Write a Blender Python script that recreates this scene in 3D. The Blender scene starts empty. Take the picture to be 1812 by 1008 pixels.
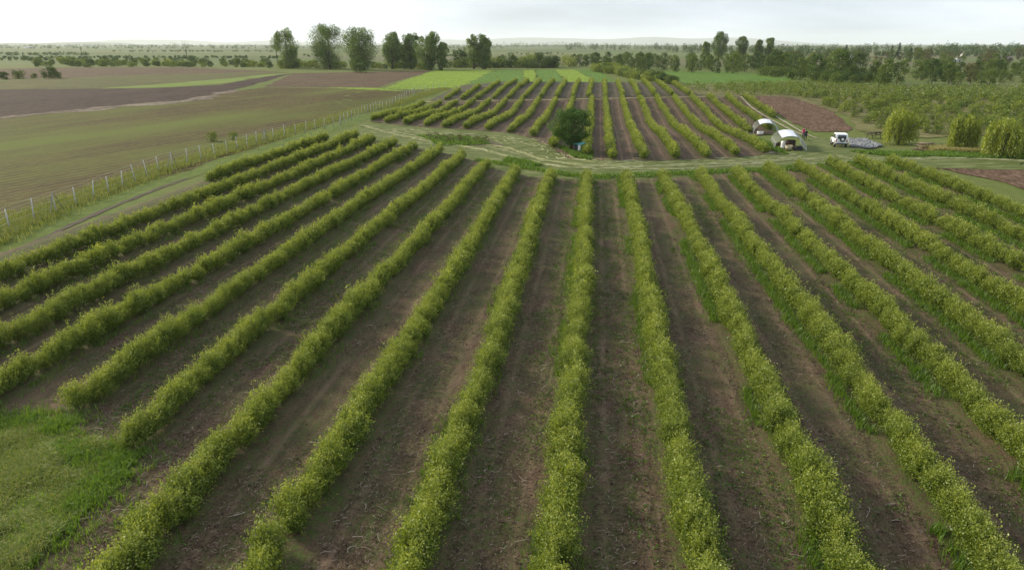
import bpy, bmesh, math, random
import numpy as np
from mathutils import Vector, Matrix
from mathutils.geometry import delaunay_2d_cdt

# ------------------------------------------------------------------ camera, sky, sun
SC = bpy.context.scene
COL = SC.collection
FPX = 1250.0; PW, PH = 1812, 1008
PITCH = math.radians(18.8); YAW = math.radians(6.65); CZ = 13.5
SUN_AZ = math.radians(-66); SUN_EL = math.radians(26)      # azimuth from +Y, clockwise: the light comes from the left
SUN_STRENGTH = 3.3; SUN_ANGLE = 11
SKY_STRENGTH = 0.1
HAZE_DENSITY = 0.00007
EXPOSURE = 0.82

cam = bpy.data.cameras.new('camera'); camo = bpy.data.objects.new('camera', cam); COL.objects.link(camo)
cam.sensor_width = 36; cam.lens = 36 * FPX / PW; cam.clip_end = 80000; cam.clip_start = 0.2
camo.location = (0, 0, CZ); camo.rotation_euler = (math.pi/2 - PITCH, 0, YAW)
SC.camera = camo

world = bpy.data.worlds.new('World'); SC.world = world; world.use_nodes = True
wn = world.node_tree.nodes; wl = world.node_tree.links; wn.clear()
wo = wn.new('ShaderNodeOutputWorld'); bg = wn.new('ShaderNodeBackground'); bg.inputs['Strength'].default_value = SKY_STRENGTH
sky = wn.new('ShaderNodeTexSky'); sky.sky_type = 'NISHITA'; sky.sun_disc = False
sky.sun_elevation = SUN_EL; sky.sun_rotation = SUN_AZ; sky.air_density = 1.2; sky.dust_density = 4.0; sky.ozone_density = 1.5
wtc = wn.new('ShaderNodeTexCoord'); wmp = wn.new('ShaderNodeMapping'); wmp.inputs['Scale'].default_value = (1.2, 1.2, 7.0)
wl.new(wtc.outputs['Generated'], wmp.inputs['Vector'])
wns = wn.new('ShaderNodeTexNoise'); wns.inputs['Scale'].default_value = 2.3; wns.inputs['Detail'].default_value = 6; wns.inputs['Roughness'].default_value = .55
wl.new(wmp.outputs['Vector'], wns.inputs['Vector'])
wmr = wn.new('ShaderNodeMapRange'); wmr.inputs['From Min'].default_value = .3; wmr.inputs['From Max'].default_value = .72
wmr.inputs['To Min'].default_value = .62; wmr.inputs['To Max'].default_value = .93
wl.new(wns.outputs['Fac'], wmr.inputs['Value'])
wrp = wn.new('ShaderNodeMapRange'); wrp.inputs['From Min'].default_value = .35; wrp.inputs['From Max'].default_value = .7
wl.new(wns.outputs['Fac'], wrp.inputs['Value'])
wcl = wn.new('ShaderNodeMix'); wcl.data_type = 'RGBA'
wcl.inputs['A'].default_value = (4.5, 5.3, 6.2, 1); wcl.inputs['B'].default_value = (6.4, 6.9, 7.5, 1)
wl.new(wrp.outputs['Result'], wcl.inputs['Factor'])
wmx = wn.new('ShaderNodeMix'); wmx.data_type = 'RGBA'
wl.new(wmr.outputs['Result'], wmx.inputs['Factor']); wl.new(sky.outputs['Color'], wmx.inputs['A']); wl.new(wcl.outputs['Result'], wmx.inputs['B'])
wl.new(wmx.outputs['Result'], bg.inputs['Color']); wl.new(bg.outputs['Background'], wo.inputs['Surface'])

sun = bpy.data.lights.new('sun', 'SUN'); suno = bpy.data.objects.new('sun', sun); COL.objects.link(suno)
sun.energy = SUN_STRENGTH; sun.angle = math.radians(SUN_ANGLE); sun.color = (1.0, .91, .72)
sdir = Vector((math.sin(SUN_AZ)*math.cos(SUN_EL), math.cos(SUN_AZ)*math.cos(SUN_EL), math.sin(SUN_EL)))
suno.rotation_euler = sdir.to_track_quat('Z', 'Y').to_euler(); suno.location = (-60, 60, 80)

SC.view_settings.view_transform = 'Standard'; SC.view_settings.look = 'None'
SC.view_settings.exposure = EXPOSURE; SC.view_settings.gamma = 1.0
SC.render.engine = 'CYCLES'
SC.cycles.use_denoising = True
SC.cycles.max_bounces = 6; SC.cycles.diffuse_bounces = 3; SC.cycles.glossy_bounces = 2
SC.cycles.transmission_bounces = 4; SC.cycles.volume_bounces = 1; SC.cycles.transparent_max_bounces = 8
SC.cycles.sample_clamp_indirect = 6.0

# ------------------------------------------------------------------ the lie of the land
TT = np.array([-300, -134, -60, -40, -22, -4, 0, 4, 20, 35, 50, 75, 1e6])
TZ = np.array([-.2, 0, .4, .5, .55, -.08, -.16, -.05, .8, 1.6, 2.4, 2.8, 2.8])
def sm(a, b, x):
    t = np.clip((x-a)/(b-a), 0, 1); return t*t*(3-2*t)
def T(x, y):
    x = np.asarray(x, float); y = np.asarray(y, float)
    t = y - (134.5 - .5*np.clip(x, -50, 40))
    q = 2.8*sm(40, 240, y)
    w = sm(-62, -42, x)*(1-sm(38, 60, x))
    return q + (np.interp(t, TT, TZ)-q)*w
def tz(x, y): return float(T(x, y))
def ray(px, py):
    u = (px-906)/FPX; v = (504-py)/FPX
    dy = math.cos(PITCH)+v*math.sin(PITCH); dz = -math.sin(PITCH)+v*math.cos(PITCH)
    c, s = math.cos(YAW), math.sin(YAW)
    return u*c-dy*s, u*s+dy*c, dz
TS = np.exp(np.arange(math.log(6), math.log(40000), .003))
def G(px, py):
    """the point of the ground that is seen in this direction from the camera"""
    dx, dy, dz = ray(px, py)
    below = CZ+dz*TS <= T(dx*TS, dy*TS)
    i = int(np.argmax(below))
    lo, hi = TS[max(i-1, 0)], TS[i]
    for _ in range(18):
        m = (lo+hi)/2
        if CZ+dz*m <= tz(dx*m, dy*m): hi = m
        else: lo = m
    return dx*hi, dy*hi
def GP(pts): return [G(*p) for p in pts]
def height_px(g, n):  # metres that n pixels of the photograph span upright at a ground point
    c, s = math.cos(-YAW), math.sin(-YAW)
    d = (g[0]*s+g[1]*c)*math.cos(PITCH)-(tz(*g)-CZ)*math.sin(PITCH)
    return n*d/FPX/math.cos(PITCH)
def inside(P, poly):
    x, y = P[:, 0], P[:, 1]; r = np.zeros(len(P), bool); n = len(poly)
    for i in range(n):
        x1, y1 = poly[i]; x2, y2 = poly[(i+1) % n]
        if y1 == y2: continue
        c = ((y1 > y) != (y2 > y)) & (x < (x2-x1)*(y-y1)/(y2-y1)+x1)
        r ^= c
    return r

# ------------------------------------------------------------------ helpers: objects
def link(o, parent=None):
    COL.objects.link(o)
    if parent is not None: o.parent = parent
    return o
def tag(o, label=None, cat=None, group=None, kind=None):
    if label: o['label'] = label
    if cat: o['category'] = cat
    if group: o['group'] = group
    if kind: o['kind'] = kind
    return o
def empty(name, loc=(0, 0, 0), rz=0.0, parent=None):
    o = bpy.data.objects.new(name, None); o.empty_display_size = .2
    o.location = loc; o.rotation_euler = (0, 0, rz); return link(o, parent)
class Q:
    """quads collected into one mesh"""
    def __init__(s): s.V = []; s.F = []; s.M = []; s.T = []; s.n = 0
    def add(s, V, F, m=0, t=.5):
        V = np.asarray(V, np.float32).reshape(-1, 3); F = np.asarray(F, np.int32).reshape(-1, 4)
        s.V.append(V); s.F.append(F+s.n); s.n += len(V)
        s.M.append(np.full(len(F), m, np.int32))
        s.T.append(np.broadcast_to(np.asarray(t, np.float32), (len(F),)).copy()); return s
    def box(s, c, d, m=0, rz=0.0, taper=1.0, t=.5):
        x, y, z = d[0]/2, d[1]/2, d[2]/2
        V = np.array([(-x, -y, -z), (x, -y, -z), (x, y, -z), (-x, y, -z), (-x*taper, -y*taper, z), (x*taper, -y*taper, z), (x*taper, y*taper, z), (-x*taper, y*taper, z)])
        if rz:
            c_, s_ = math.cos(rz), math.sin(rz); V = np.stack([V[:, 0]*c_-V[:, 1]*s_, V[:, 0]*s_+V[:, 1]*c_, V[:, 2]], 1)
        return s.add(V+np.array(c), [(0, 3, 2, 1), (4, 5, 6, 7), (0, 1, 5, 4), (1, 2, 6, 5), (2, 3, 7, 6), (3, 0, 4, 7)], m, t)
    def tube(s, P, R, n=5, m=0, t=.5, cap=True):
        P = np.asarray(P, float); R = np.broadcast_to(np.asarray(R, float), (len(P),))
        D = np.gradient(P, axis=0); D /= np.linalg.norm(D, axis=1)[:, None]+1e-9
        V = []
        for p, d, r in zip(P, D, R):
            a = np.array((1., 0, 0)) if abs(d[0]) < .9 else np.array((0, 1., 0))
            e1 = np.cross(d, a); e1 /= np.linalg.norm(e1); e2 = np.cross(d, e1)
            for k in range(n):
                w = 2*math.pi*k/n; V.append(p+r*(math.cos(w)*e1+math.sin(w)*e2))
        F = []
        for i in range(len(P)-1):
            for k in range(n):
                a = i*n+k; b = i*n+(k+1) % n; F.append((a, a+n, b+n, b))
        if cap:
            for base in (0, (len(P)-1)*n):
                idx = len(V); V.append(P[0] if base == 0 else P[-1])
                for k in range(0, n, 2): F.append((base+k, base+(k+1) % n, base+(k+2) % n if k+1 < n else base+(k+1) % n, idx) if k+1 < n else (base+k, base, base, idx))
        F = [f for f in F if len(set(f)) == 4]
        return s.add(V, F, m, t)
    def mesh(s, name, mats, smooth=False):
        me = bpy.data.meshes.new(name)
        V = np.concatenate(s.V); F = np.concatenate(s.F); nf = len(F)
        me.vertices.add(len(V)); me.vertices.foreach_set('co', V.ravel())
        me.loops.add(nf*4); me.loops.foreach_set('vertex_index', F.ravel())
        me.polygons.add(nf); me.polygons.foreach_set('loop_start', np.arange(0, nf*4, 4, dtype=np.int32))
        me.polygons.foreach_set('material_index', np.concatenate(s.M))
        for m in mats: me.materials.append(m)
        a = me.attributes.new('tint', 'FLOAT', 'FACE'); a.data.foreach_set('value', np.concatenate(s.T))
        me.update(calc_edges=True)
        if smooth: me.polygons.foreach_set('use_smooth', np.ones(nf, bool))
        return me
    def obj(s, name, mats, parent=None, smooth=False, loc=None):
        o = bpy.data.objects.new(name, s.mesh(name, mats if isinstance(mats, (list, tuple)) else [mats], smooth))
        if loc is not None: o.location = loc
        return link(o, parent)
def unit(A): return A/(np.linalg.norm(A, axis=1)[:, None]+1e-9)
def leaf_quads(P, D, L, wr, rng, curl=.14, face=None):
    n = len(P); D = unit(D); R = rng.normal(size=(n, 3))
    if face is not None: D = unit(D-face*np.sum(D*face, 1)[:, None]*.8); R = np.cross(face+.45*R, D)
    S = unit(np.cross(D, R)) if face is None else unit(R); N = np.cross(S, D)
    L = np.broadcast_to(L, (n,))[:, None]
    V = np.empty((n, 4, 3)); V[:, 0] = P; V[:, 2] = P+D*L
    mid = P+D*L*.5+N*L*curl
    V[:, 1] = mid+S*L*wr*.5; V[:, 3] = mid-S*L*wr*.5
    return V.reshape(-1, 3), np.arange(4*n).reshape(-1, 4)
def blades(P, H, W, lean, rng):
    """grass blades: one bent narrow quad pair each"""
    n = len(P); a = rng.uniform(0, 2*math.pi, n); d = np.stack([np.cos(a), np.sin(a), 0*a], 1)
    b = a+math.pi/2+rng.normal(0, .4, n); w = np.stack([np.cos(b), np.sin(b), 0*b], 1)*np.broadcast_to(W, (n,))[:, None]*.5
    H = np.broadcast_to(H, (n,))[:, None]; le = np.abs(rng.normal(lean, lean*.5, n))[:, None]
    z = np.array((0, 0, 1.))
    p1 = P+d*H*le*.35+z*H*.6; p2 = P+d*H*le+z*H*(1-.35*np.clip(le, 0, 1))
    V = np.stack([P-w, P+w, p1+w*.8, p1-w*.8, p2+w*.15, p2-w*.15], 1)
    i = np.arange(n)*6
    F = np.concatenate([np.stack([i, i+1, i+2, i+3], 1), np.stack([i+3, i+2, i+4, i+5], 1)])
    return V.reshape(-1, 3), F

# ------------------------------------------------------------------ helpers: materials
class NT:
    def __init__(s, name):
        s.m = bpy.data.materials.new(name); s.m.use_nodes = True; s.t = s.m.node_tree; s.n = s.t.nodes; s.n.clear(); s.out = s.n.new('ShaderNodeOutputMaterial')
    def new(s, t, **kw):
        n = s.n.new(t)
        for k, v in kw.items(): setattr(n, k, v)
        return n
    def set(s, sock, v):
        if hasattr(v, 'is_output') or isinstance(v, bpy.types.NodeSocket): s.t.links.new(v, sock)
        elif isinstance(v, (tuple, list)) and len(v) == 3 and sock.type == 'RGBA': sock.default_value = (*v, 1)
        else: sock.default_value = v
    def coord(s, scale=(1, 1, 1), rot=0.0, kind='Object'):
        c = s.new('ShaderNodeTexCoord'); m = s.new('ShaderNodeMapping'); s.t.links.new(c.outputs[kind], m.inputs['Vector'])
        # rotate first, then scale: use two mappings
        m.inputs['Rotation'].default_value = (0, 0, rot)
        if scale != (1, 1, 1):
            m2 = s.new('ShaderNodeMapping'); s.t.links.new(m.outputs[0], m2.inputs['Vector']); m2.inputs['Scale'].default_value = scale; return m2.outputs[0]
        return m.outputs[0]
    def noise(s, scale, vec=None, detail=4, rough=.55, dist=0.0):
        n = s.new('ShaderNodeTexNoise'); n.inputs['Scale'].default_value = scale; n.inputs['Detail'].default_value = detail
        n.inputs['Roughness'].default_value = rough; n.inputs['Distortion'].default_value = dist
        s.t.links.new(vec if vec is not None else s.coord(), n.inputs['Vector']); return n.outputs['Fac']
    def voro(s, scale, vec=None, out='Distance', feat='F1'):
        n = s.new('ShaderNodeTexVoronoi', feature=feat); n.inputs['Scale'].default_value = scale
        s.t.links.new(vec if vec is not None else s.coord(), n.inputs['Vector']); return n.outputs[out]
    def rng(s, v, a, b, c=0.0, d=1.0, smooth=False):
        n = s.new('ShaderNodeMapRange'); n.interpolation_type = 'SMOOTHSTEP' if smooth else 'LINEAR'
        s.set(n.inputs['Value'], v)
        for k, x in zip(('From Min', 'From Max', 'To Min', 'To Max'), (a, b, c, d)): n.inputs[k].default_value = x
        return n.outputs['Result']
    def math(s, op, a, b=0.0, c=None):
        n = s.new('ShaderNodeMath', operation=op); s.set(n.inputs[0], a); s.set(n.inputs[1], b)
        if c is not None: s.set(n.inputs[2], c)
        return n.outputs[0]
    def mix(s, f, a, b, mode='MIX'):
        n = s.new('ShaderNodeMix', data_type='RGBA', blend_type=mode); s.set(n.inputs['Factor'], f); s.set(n.inputs['A'], a); s.set(n.inputs['B'], b); return n.outputs['Result']
    def ramp(s, f, stops):
        n = s.new('ShaderNodeValToRGB'); s.set(n.inputs[0], f); e = n.color_ramp.elements
        while len(e) < len(stops): e.new(.5)
        for x, (p, c) in zip(e, stops): x.position = p; x.color = (*c, 1)
        return n.outputs[0]
    def attr(s, name): n = s.new('ShaderNodeAttribute'); n.attribute_name = name; return n.outputs['Fac']
    def orand(s): return s.new('ShaderNodeObjectInfo').outputs['Random']
    def xyz(s): n = s.new('ShaderNodeSeparateXYZ'); s.t.links.new(s.coord(), n.inputs[0]); return n.outputs
    def bump(s, h, strength, dist):
        n = s.new('ShaderNodeBump'); n.inputs['Strength'].default_value = strength; n.inputs['Distance'].default_value = dist; s.set(n.inputs['Height'], h); return n.outputs[0]
    def surf(s, color, rough=.9, spec=.2, bump=None, metal=0.0, **kw):
        p = s.new('ShaderNodeBsdfPrincipled'); s.set(p.inputs['Base Color'], color); s.set(p.inputs['Roughness'], rough)
        p.inputs['Specular IOR Level'].default_value = spec; p.inputs['Metallic'].default_value = metal
        for k, v in kw.items(): s.set(p.inputs[k], v)
        if bump is not None: s.t.links.new(bump, p.inputs['Normal'])
        s.t.links.new(p.outputs[0], s.out.inputs['Surface']); return s.m
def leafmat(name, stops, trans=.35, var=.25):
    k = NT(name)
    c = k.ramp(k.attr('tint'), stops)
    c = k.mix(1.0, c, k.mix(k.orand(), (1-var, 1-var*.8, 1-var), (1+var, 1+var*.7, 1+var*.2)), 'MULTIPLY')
    d = k.new('ShaderNodeBsdfDiffuse'); t = k.new('ShaderNodeBsdfTranslucent'); g = k.new('ShaderNodeBsdfGlossy')
    k.set(d.inputs[0], c); k.set(t.inputs[0], k.mix(1.0, c, (1.15, 1.1, .55), 'MULTIPLY')); g.inputs['Roughness'].default_value = .42
    k.set(g.inputs[0], (.9, .95, 1.0))
    m1 = k.new('ShaderNodeMixShader'); m1.inputs[0].default_value = trans; k.t.links.new(d.outputs[0], m1.inputs[1]); k.t.links.new(t.outputs[0], m1.inputs[2])
    m2 = k.new('ShaderNodeMixShader'); m2.inputs[0].default_value = .02; k.t.links.new(m1.outputs[0], m2.inputs[1]); k.t.links.new(g.outputs[0], m2.inputs[2])
    k.t.links.new(m2.outputs[0], k.out.inputs['Surface']); return k.m
def plain(name, col, rough=.6, spec=.3, var=.12, scale=6.0, metal=0.0):
    k = NT(name); n = k.noise(scale, detail=5)
    c = k.mix(k.rng(n, .3, .7), tuple(v*(1-var) for v in col), tuple(min(1, v*(1+var)) for v in col))
    return k.surf(c, rough, spec, k.bump(k.noise(scale*8), .15, .01), metal)

S = 3.8; X0 = -.55; X0F = 2.0      # row spacing, phase of the near block and of the far blocks
def soil(name, phase, dark, light, green, weeds=.5, bumpd=.05, edge=True, fine=1.0):
    k = NT(name); x = k.xyz()
    u = k.math('SUBTRACT', k.math('MODULO', k.math('ADD', x[0], -phase+S/2+S*200), S), S/2)       # metres from the row, -S/2..S/2
    au = k.math('ABSOLUTE', u)
    streak = k.noise(2.2*fine, k.coord((1, .25, 1)), 6, .65, .3)
    clod = k.noise(9*fine, None, 5, .7)
    patch = k.noise(.16, None, 4, .6)
    c = k.mix(k.rng(streak, .38, .62), dark, light)
    c = k.mix(k.rng(clod, .48, .68, 0, .6), c, tuple(v*1.5 for v in light)); c = k.mix(k.rng(clod, .48, .3, 0, .7), c, tuple(v*.5 for v in dark))
    grit = k.noise(24*fine, None, 3, .7); c = k.mix(k.rng(grit, .52, .66, 0, .65), c, tuple(v*1.7 for v in light)); c = k.mix(k.rng(grit, .48, .36, 0, .65), c, tuple(v*.45 for v in dark))
    c = k.mix(k.rng(patch, .35, .7, 0, .35), c, tuple(v*.75 for v in dark))
    wheel = k.math('MULTIPLY', k.rng(k.math('ABSOLUTE', k.math('SUBTRACT', au, 1.25)), .0, .26, .7, 0, True), k.rng(patch, .3, .6))
    c = k.mix(wheel, c, tuple(v*1.5 for v in light))
    wn_ = k.noise(.9, k.coord((1, .4, 1)), 5, .7, .4); wf = k.noise(5.0, None, 4, .75)
    wmask = k.math('MULTIPLY', k.rng(wn_, .56-.16*weeds, .72-.1*weeds), k.rng(wf, .35, .6))
    c = k.mix(k.math('MULTIPLY', wmask, .8), c, green)
    under = k.math('MULTIPLY', k.rng(au, .4, .95, .6, 0, True), k.rng(wf, .42, .58, 0, 1))
    c = k.mix(under, c, tuple(v*1.05 for v in green))
    if edge:
        ed = k.math('ADD', u, k.math('MULTIPLY', k.math('SUBTRACT', k.noise(.35, k.coord((1, .6, 1)), 3), .5), .35))
        ln = k.math('MULTIPLY', k.rng(k.math('ABSOLUTE', k.math('ADD', ed, .98)), .02, .07, .55, 0), k.rng(k.noise(.3, k.coord((3, 1, 1))), .5, .6))
        c = k.mix(ln, c, (.17, .12, .08))
    h = k.math('ADD', k.math('MULTIPLY', streak, .6), k.math('MULTIPLY', clod, .5))
    return k.surf(c, .95, .12, k.bump(h, .9, bumpd))
def field_mat(name, cols, direction, stretch=12, scale=.12, fine=3.0, bumpd=.05, green=None, gfac=0.0, gs=.03, furrow=1.6):
    """crop or plough: bands that run along `direction` (radians from +X)"""
    k = NT(name); v = k.coord((1, stretch, 1), -direction)
    band = k.noise(scale, v, 4, .6); tex = k.noise(fine*2.2, k.coord((.35, 1, 1), -direction), 6, .75)
    n = len(cols)
    c = k.ramp(k.rng(band, .38, .62), [(i/(n-1), cc) for i, cc in enumerate(cols)])
    c = k.mix(k.rng(tex, .48, .62, 0, .7), c, tuple(q*1.5 for q in cols[-1])); c = k.mix(k.rng(tex, .5, .38, 0, .75), c, tuple(q*.55 for q in cols[0]))
    fur = k.noise(scale*7, k.coord((.35, stretch*.8, 1), -direction), 3, .6); c = k.mix(k.rng(fur, .5, .64, 0, .45), c, tuple(q*.6 for q in cols[0]))
    c = k.mix(k.rng(k.noise(fine*.25), .4, .7, 0, .3), c, tuple(q*.7 for q in cols[0]))
    if furrow:
        wv = k.new('ShaderNodeTexWave', wave_type='BANDS', bands_direction='Y', wave_profile='SIN'); wv.inputs['Scale'].default_value = .314/furrow; wv.inputs['Distortion'].default_value = 3.5; wv.inputs['Detail'].default_value = 3; wv.inputs['Detail Scale'].default_value = .35
        k.t.links.new(k.coord((.25, 1, 1), -direction), wv.inputs['Vector'])
        c = k.mix(k.math('MULTIPLY', k.rng(wv.outputs['Fac'], .5, .95), k.rng(k.noise(.07, None, 3), .35, .6, .4, 1.0)), c, tuple(q*.4 for q in cols[0]))
    if green: c = k.mix(k.math('MULTIPLY', k.rng(k.noise(gs, k.coord((1, stretch*.5, 1), -direction), 4), .42, .62), gfac), c, green)
    return k.surf(c, .95, .1, k.bump(k.math('ADD', tex, k.math('MULTIPLY', band, .5)), .8, bumpd))
def grass_mat(name, a, b, hay, hayf=.3, scale=.5, direction=0.0, st=4):
    k = NT(name); v = k.coord((1, st, 1), -direction)
    n1 = k.noise(scale, v, 5, .65, .5); n2 = k.noise(scale*9, k.coord((.6, 2.2, 1), -direction), 5, .75); n3 = k.noise(.06, None, 3)
    c = k.mix(k.rng(n1, .3, .7), a, b); c = k.mix(k.rng(n2, .35, .7, 0, .6), c, tuple(x*.6 for x in a))
    c = k.mix(k.math('MULTIPLY', k.rng(k.math('ADD', k.math('MULTIPLY', n2, .5), k.math('MULTIPLY', n1, .5)), .5, .66), k.rng(n3, .3, .6, hayf*.5, hayf*1.6)), c, hay)
    return k.surf(c, .95, .1, k.bump(k.math('ADD', n2, n1), .8, .06))

M = {}
M['ground'] = None
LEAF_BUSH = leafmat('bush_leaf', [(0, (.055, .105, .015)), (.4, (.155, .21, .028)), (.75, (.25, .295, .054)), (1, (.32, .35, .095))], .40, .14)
LEAF_WEED = leafmat('weed_leaf', [(0, (.045, .095, .014)), (.5, (.095, .18, .016)), (1, (.18, .27, .028))], .4, .1)
LEAF_GRASS_DRY = leafmat('meadow_blade', [(0, (.11, .155, .028)), (.5, (.20, .235, .05)), (1, (.36, .32, .15))], .4, .1)
LEAF_TREE = leafmat('round_tree_leaf', [(0, (.025, .065, .009)), (.5, (.065, .135, .016)), (1, (.13, .215, .03))], .34, .1)
LEAF_POPLAR = leafmat('poplar_leaf', [(0, (.05, .095, .018)), (.5, (.135, .205, .04)), (1, (.26, .33, .085))], .38, .12)
LEAF_WOOD = leafmat('wood_leaf', [(0, (.025, .055, .011)), (.5, (.08, .13, .022)), (1, (.21, .26, .06))], .3, .40)
LEAF_OLIVE = leafmat('olive_brown_leaf', [(0, (.05, .055, .02)), (.5, (.10, .105, .035)), (1, (.15, .15, .055))], .3, .25)
LEAF_DARK = leafmat('conifer_needle', [(0, (.012, .028, .014)), (.5, (.025, .05, .024)), (1, (.045, .075, .035))], .15, .15)
LEAF_WILLOW = leafmat('willow_leaf', [(0, (.11, .16, .018)), (.5, (.235, .285, .034)), (1, (.37, .40, .07))], .42, .1)
LEAF_SHRUB = leafmat('young_shrub_leaf', [(0, (.065, .11, .018)), (.5, (.165, .215, .035)), (1, (.28, .315, .07))], .38, .3)
LEAF_CORNER = leafmat('mown_blade', [(0, (.075, .14, .016)), (.5, (.15, .215, .028)), (1, (.32, .31, .11))], .4, .1)
LEAF_STUB = leafmat('stubble_blade', [(0, (.05, .06, .015)), (.5, (.10, .10, .03)), (1, (.20, .16, .08))], .3, .1)
BARK = plain('bark', (.10, .078, .06), .95, .1, .35, 9)
BARK_PALE = plain('pale_bark', (.19, .165, .135), .95, .1, .3, 7)
CONC = plain('fence_concrete', (.43, .42, .40), .85, .2, .15, 5)
WIRE = plain('galvanised_wire', (.42, .43, .43), .45, .5, .1, 5, .6)
WHITE_PAINT = plain('white_car_paint', (.80, .80, .79), .32, .5, .04, 2)
GLASS = plain('dark_window_glass', (.02, .024, .028), .08, .6, .1, 2)
RUBBER = plain('tyre_rubber', (.022, .022, .023), .85, .2, .2, 12)
STEEL = plain('grey_steel', (.40, .41, .42), .4, .5, .1, 6, .7)
BLACK = plain('black_plastic', (.025, .025, .027), .5, .4, .15, 6)
PLAST_W = plain('white_film', (.55, .57, .60), .5, .35, .05, 1.5)
WOOD = plain('weathered_wood', (.21, .155, .11), .9, .15, .3, 8)
WOOD_D = plain('dark_wood', (.075, .05, .04), .9, .15, .3, 8)
TEAL = plain('teal_paint', (.02, .22, .20), .6, .3, .12, 3)
OFFW = plain('off_white_board', (.78, .77, .74), .7, .3, .06, 4)
REDL = plain('red_lamp_lens', (.45, .02, .02), .25, .5, .05, 4)
STONE = plain('grey_rubble', (.21, .215, .22), .9, .2, .55, 2.2)
TUB = plain('beige_plastic', (.42, .36, .22), .6, .3, .12, 3)

# ------------------------------------------------------------------ ground and fields
def sheet(name, poly, mat, off, cell=2.0, jit=.25, kind='structure', relief=None, rough_edge=1.0):
    """a field: the polygon (world x, y) laid over the land at height off"""
    rng = np.random.default_rng(abs(hash(name)) % 1000 + len(poly)) if False else np.random.default_rng(sum(map(ord, name))+len(poly))
    B = []
    n = len(poly)
    for i in range(n):
        a = np.array(poly[i]); b = np.array(poly[(i+1) % n]); L = np.linalg.norm(b-a); m = max(1, int(L/cell))
        d = (b-a)/max(L, 1e-6); nn = np.array((-d[1], d[0]))
        for j in range(m):
            p = a+(b-a)*j/m
            if j: p = p+nn*rng.normal(0, jit*cell*rough_edge*.5)
            B.append(p)
    B = np.array(B); lo = B.min(0); hi = B.max(0)
    xs = np.arange(lo[0]+cell/2, hi[0], cell); ys = np.arange(lo[1]+cell/2, hi[1], cell)
    I = np.stack(np.meshgrid(xs, ys), -1).reshape(-1, 2); I = I+rng.uniform(-.2, .2, I.shape)*cell
    if len(I): I = I[inside(I, B)]
    nb = len(B)
    P = np.concatenate([B, I]) if len(I) else B
    r = delaunay_2d_cdt([Vector(p) for p in P], [], [list(range(nb))], 1, 1e-4)
    vs = np.array([v[:] for v in r[0]]); Z = T(vs[:, 0], vs[:, 1])+off
    if relief is not None: Z = Z+relief(vs[:, 0], vs[:, 1])
    me = bpy.data.meshes.new(name); me.from_pydata(np.column_stack([vs, Z]).tolist(), [], [list(f) for f in r[2]])
    me.materials.append(mat); me.update()
    o = link(bpy.data.objects.new(name, me)); o['kind'] = kind
    for p in me.polygons: p.use_smooth = True
    return o

def ground_sheet():
    u = np.linspace(-8.2, 8.2, 190); xs = 9*np.sinh(u)
    v = np.linspace(-2.4, 8.2, 190); ys = 60+14*np.sinh(v)
    xs = np.unique(np.concatenate([xs, np.arange(-70, 71, 3.5)])); ys = np.unique(np.concatenate([ys, np.arange(-20, 260, 3.5)]))
    Xg, Yg = np.meshgrid(xs, ys); Zg = T(Xg, Yg)-.12
    nx, ny = len(xs), len(ys)
    i = np.arange(nx*ny).reshape(ny, nx)
    F = np.stack([i[:-1, :-1], i[:-1, 1:], i[1:, 1:], i[1:, :-1]], -1).reshape(-1, 4)
    k = NT('open_country')
    pos = k.xyz()
    near = k.mix(k.rng(k.noise(.5, None, 6, .7), .3, .7), (.07, .10, .018), (.125, .15, .032))
    near = k.mix(k.rng(k.noise(.05, None, 4), .4, .65, 0, .6), near, (.14, .132, .05))
    near = k.mix(k.rng(k.noise(4, None, 4, .7), .4, .7, 0, .5), near, (.035, .055, .013))
    cells = k.voro(1.0, k.coord((1/420, 1/130, 1), .16), 'Color')
    sep = k.new('ShaderNodeSeparateColor'); k.t.links.new(cells, sep.inputs[0])
    far = k.ramp(sep.outputs[0], [(0, (.07, .095, .03)), (.3, (.105, .12, .04)), (.5, (.15, .14, .065)), (.62, (.085, .06, .045)), (.75, (.08, .11, .032)), (1, (.12, .145, .05))])
    far = k.mix(k.rng(k.noise(.02, k.coord((.3, 1, 1)), 6, .7), .35, .7, 0, .6), far, (.09, .12, .04))
    c = k.mix(k.rng(pos[1], 330, 420), near, far)
    mat = k.surf(c, .95, .1, k.bump(k.noise(3, None, 5, .7), .7, .08))
    q = Q(); q.add(np.stack([Xg, Yg, Zg], -1).reshape(-1, 3), F)
    o = q.obj('ground', mat, smooth=True); o['kind'] = 'structure'
ground_sheet()

near_far_px = [(600, 247), (625, 242), (660, 247), (700, 255), (735, 262), (770, 267), (805, 275), (845, 286), (885, 303), (930, 311), (980, 316), (1044, 318), (1110, 318), (1165, 316), (1235, 312), (1300, 306), (1360, 300), (1420, 295), (1480, 290), (1540, 287), (1600, 289)]
NF = GP(near_far_px); NFX = np.array([p[0] for p in NF]); NFY = np.array([p[1] for p in NF]); o_ = np.argsort(NFX); NFX = NFX[o_]; NFY = NFY[o_]
def near_far(x): return float(np.interp(x, NFX, NFY))
soil_near = soil('orchard_soil', X0, (.060, .038, .024), (.128, .085, .055), (.055, .085, .018), 1.2, .14)
poly = [(-39.8, 4), (-39.8, 60), (-39.8, near_far(-39.8))]+[(x, near_far(x)) for x in np.linspace(-38, 36, 20)]+[(36, 60), (36, 4)]
def alley(x, y):
    u = (x-X0+S/2) % S-S/2
    return np.where((x < -12) & (y < 22.3), 0, 1)*.10*np.exp(-(u/.55)**2)-.04*np.exp(-((np.abs(u)-1.25)/.2)**2)
sheet('orchard_soil', poly, soil_near, 0, .55, .3, relief=alley)

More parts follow.
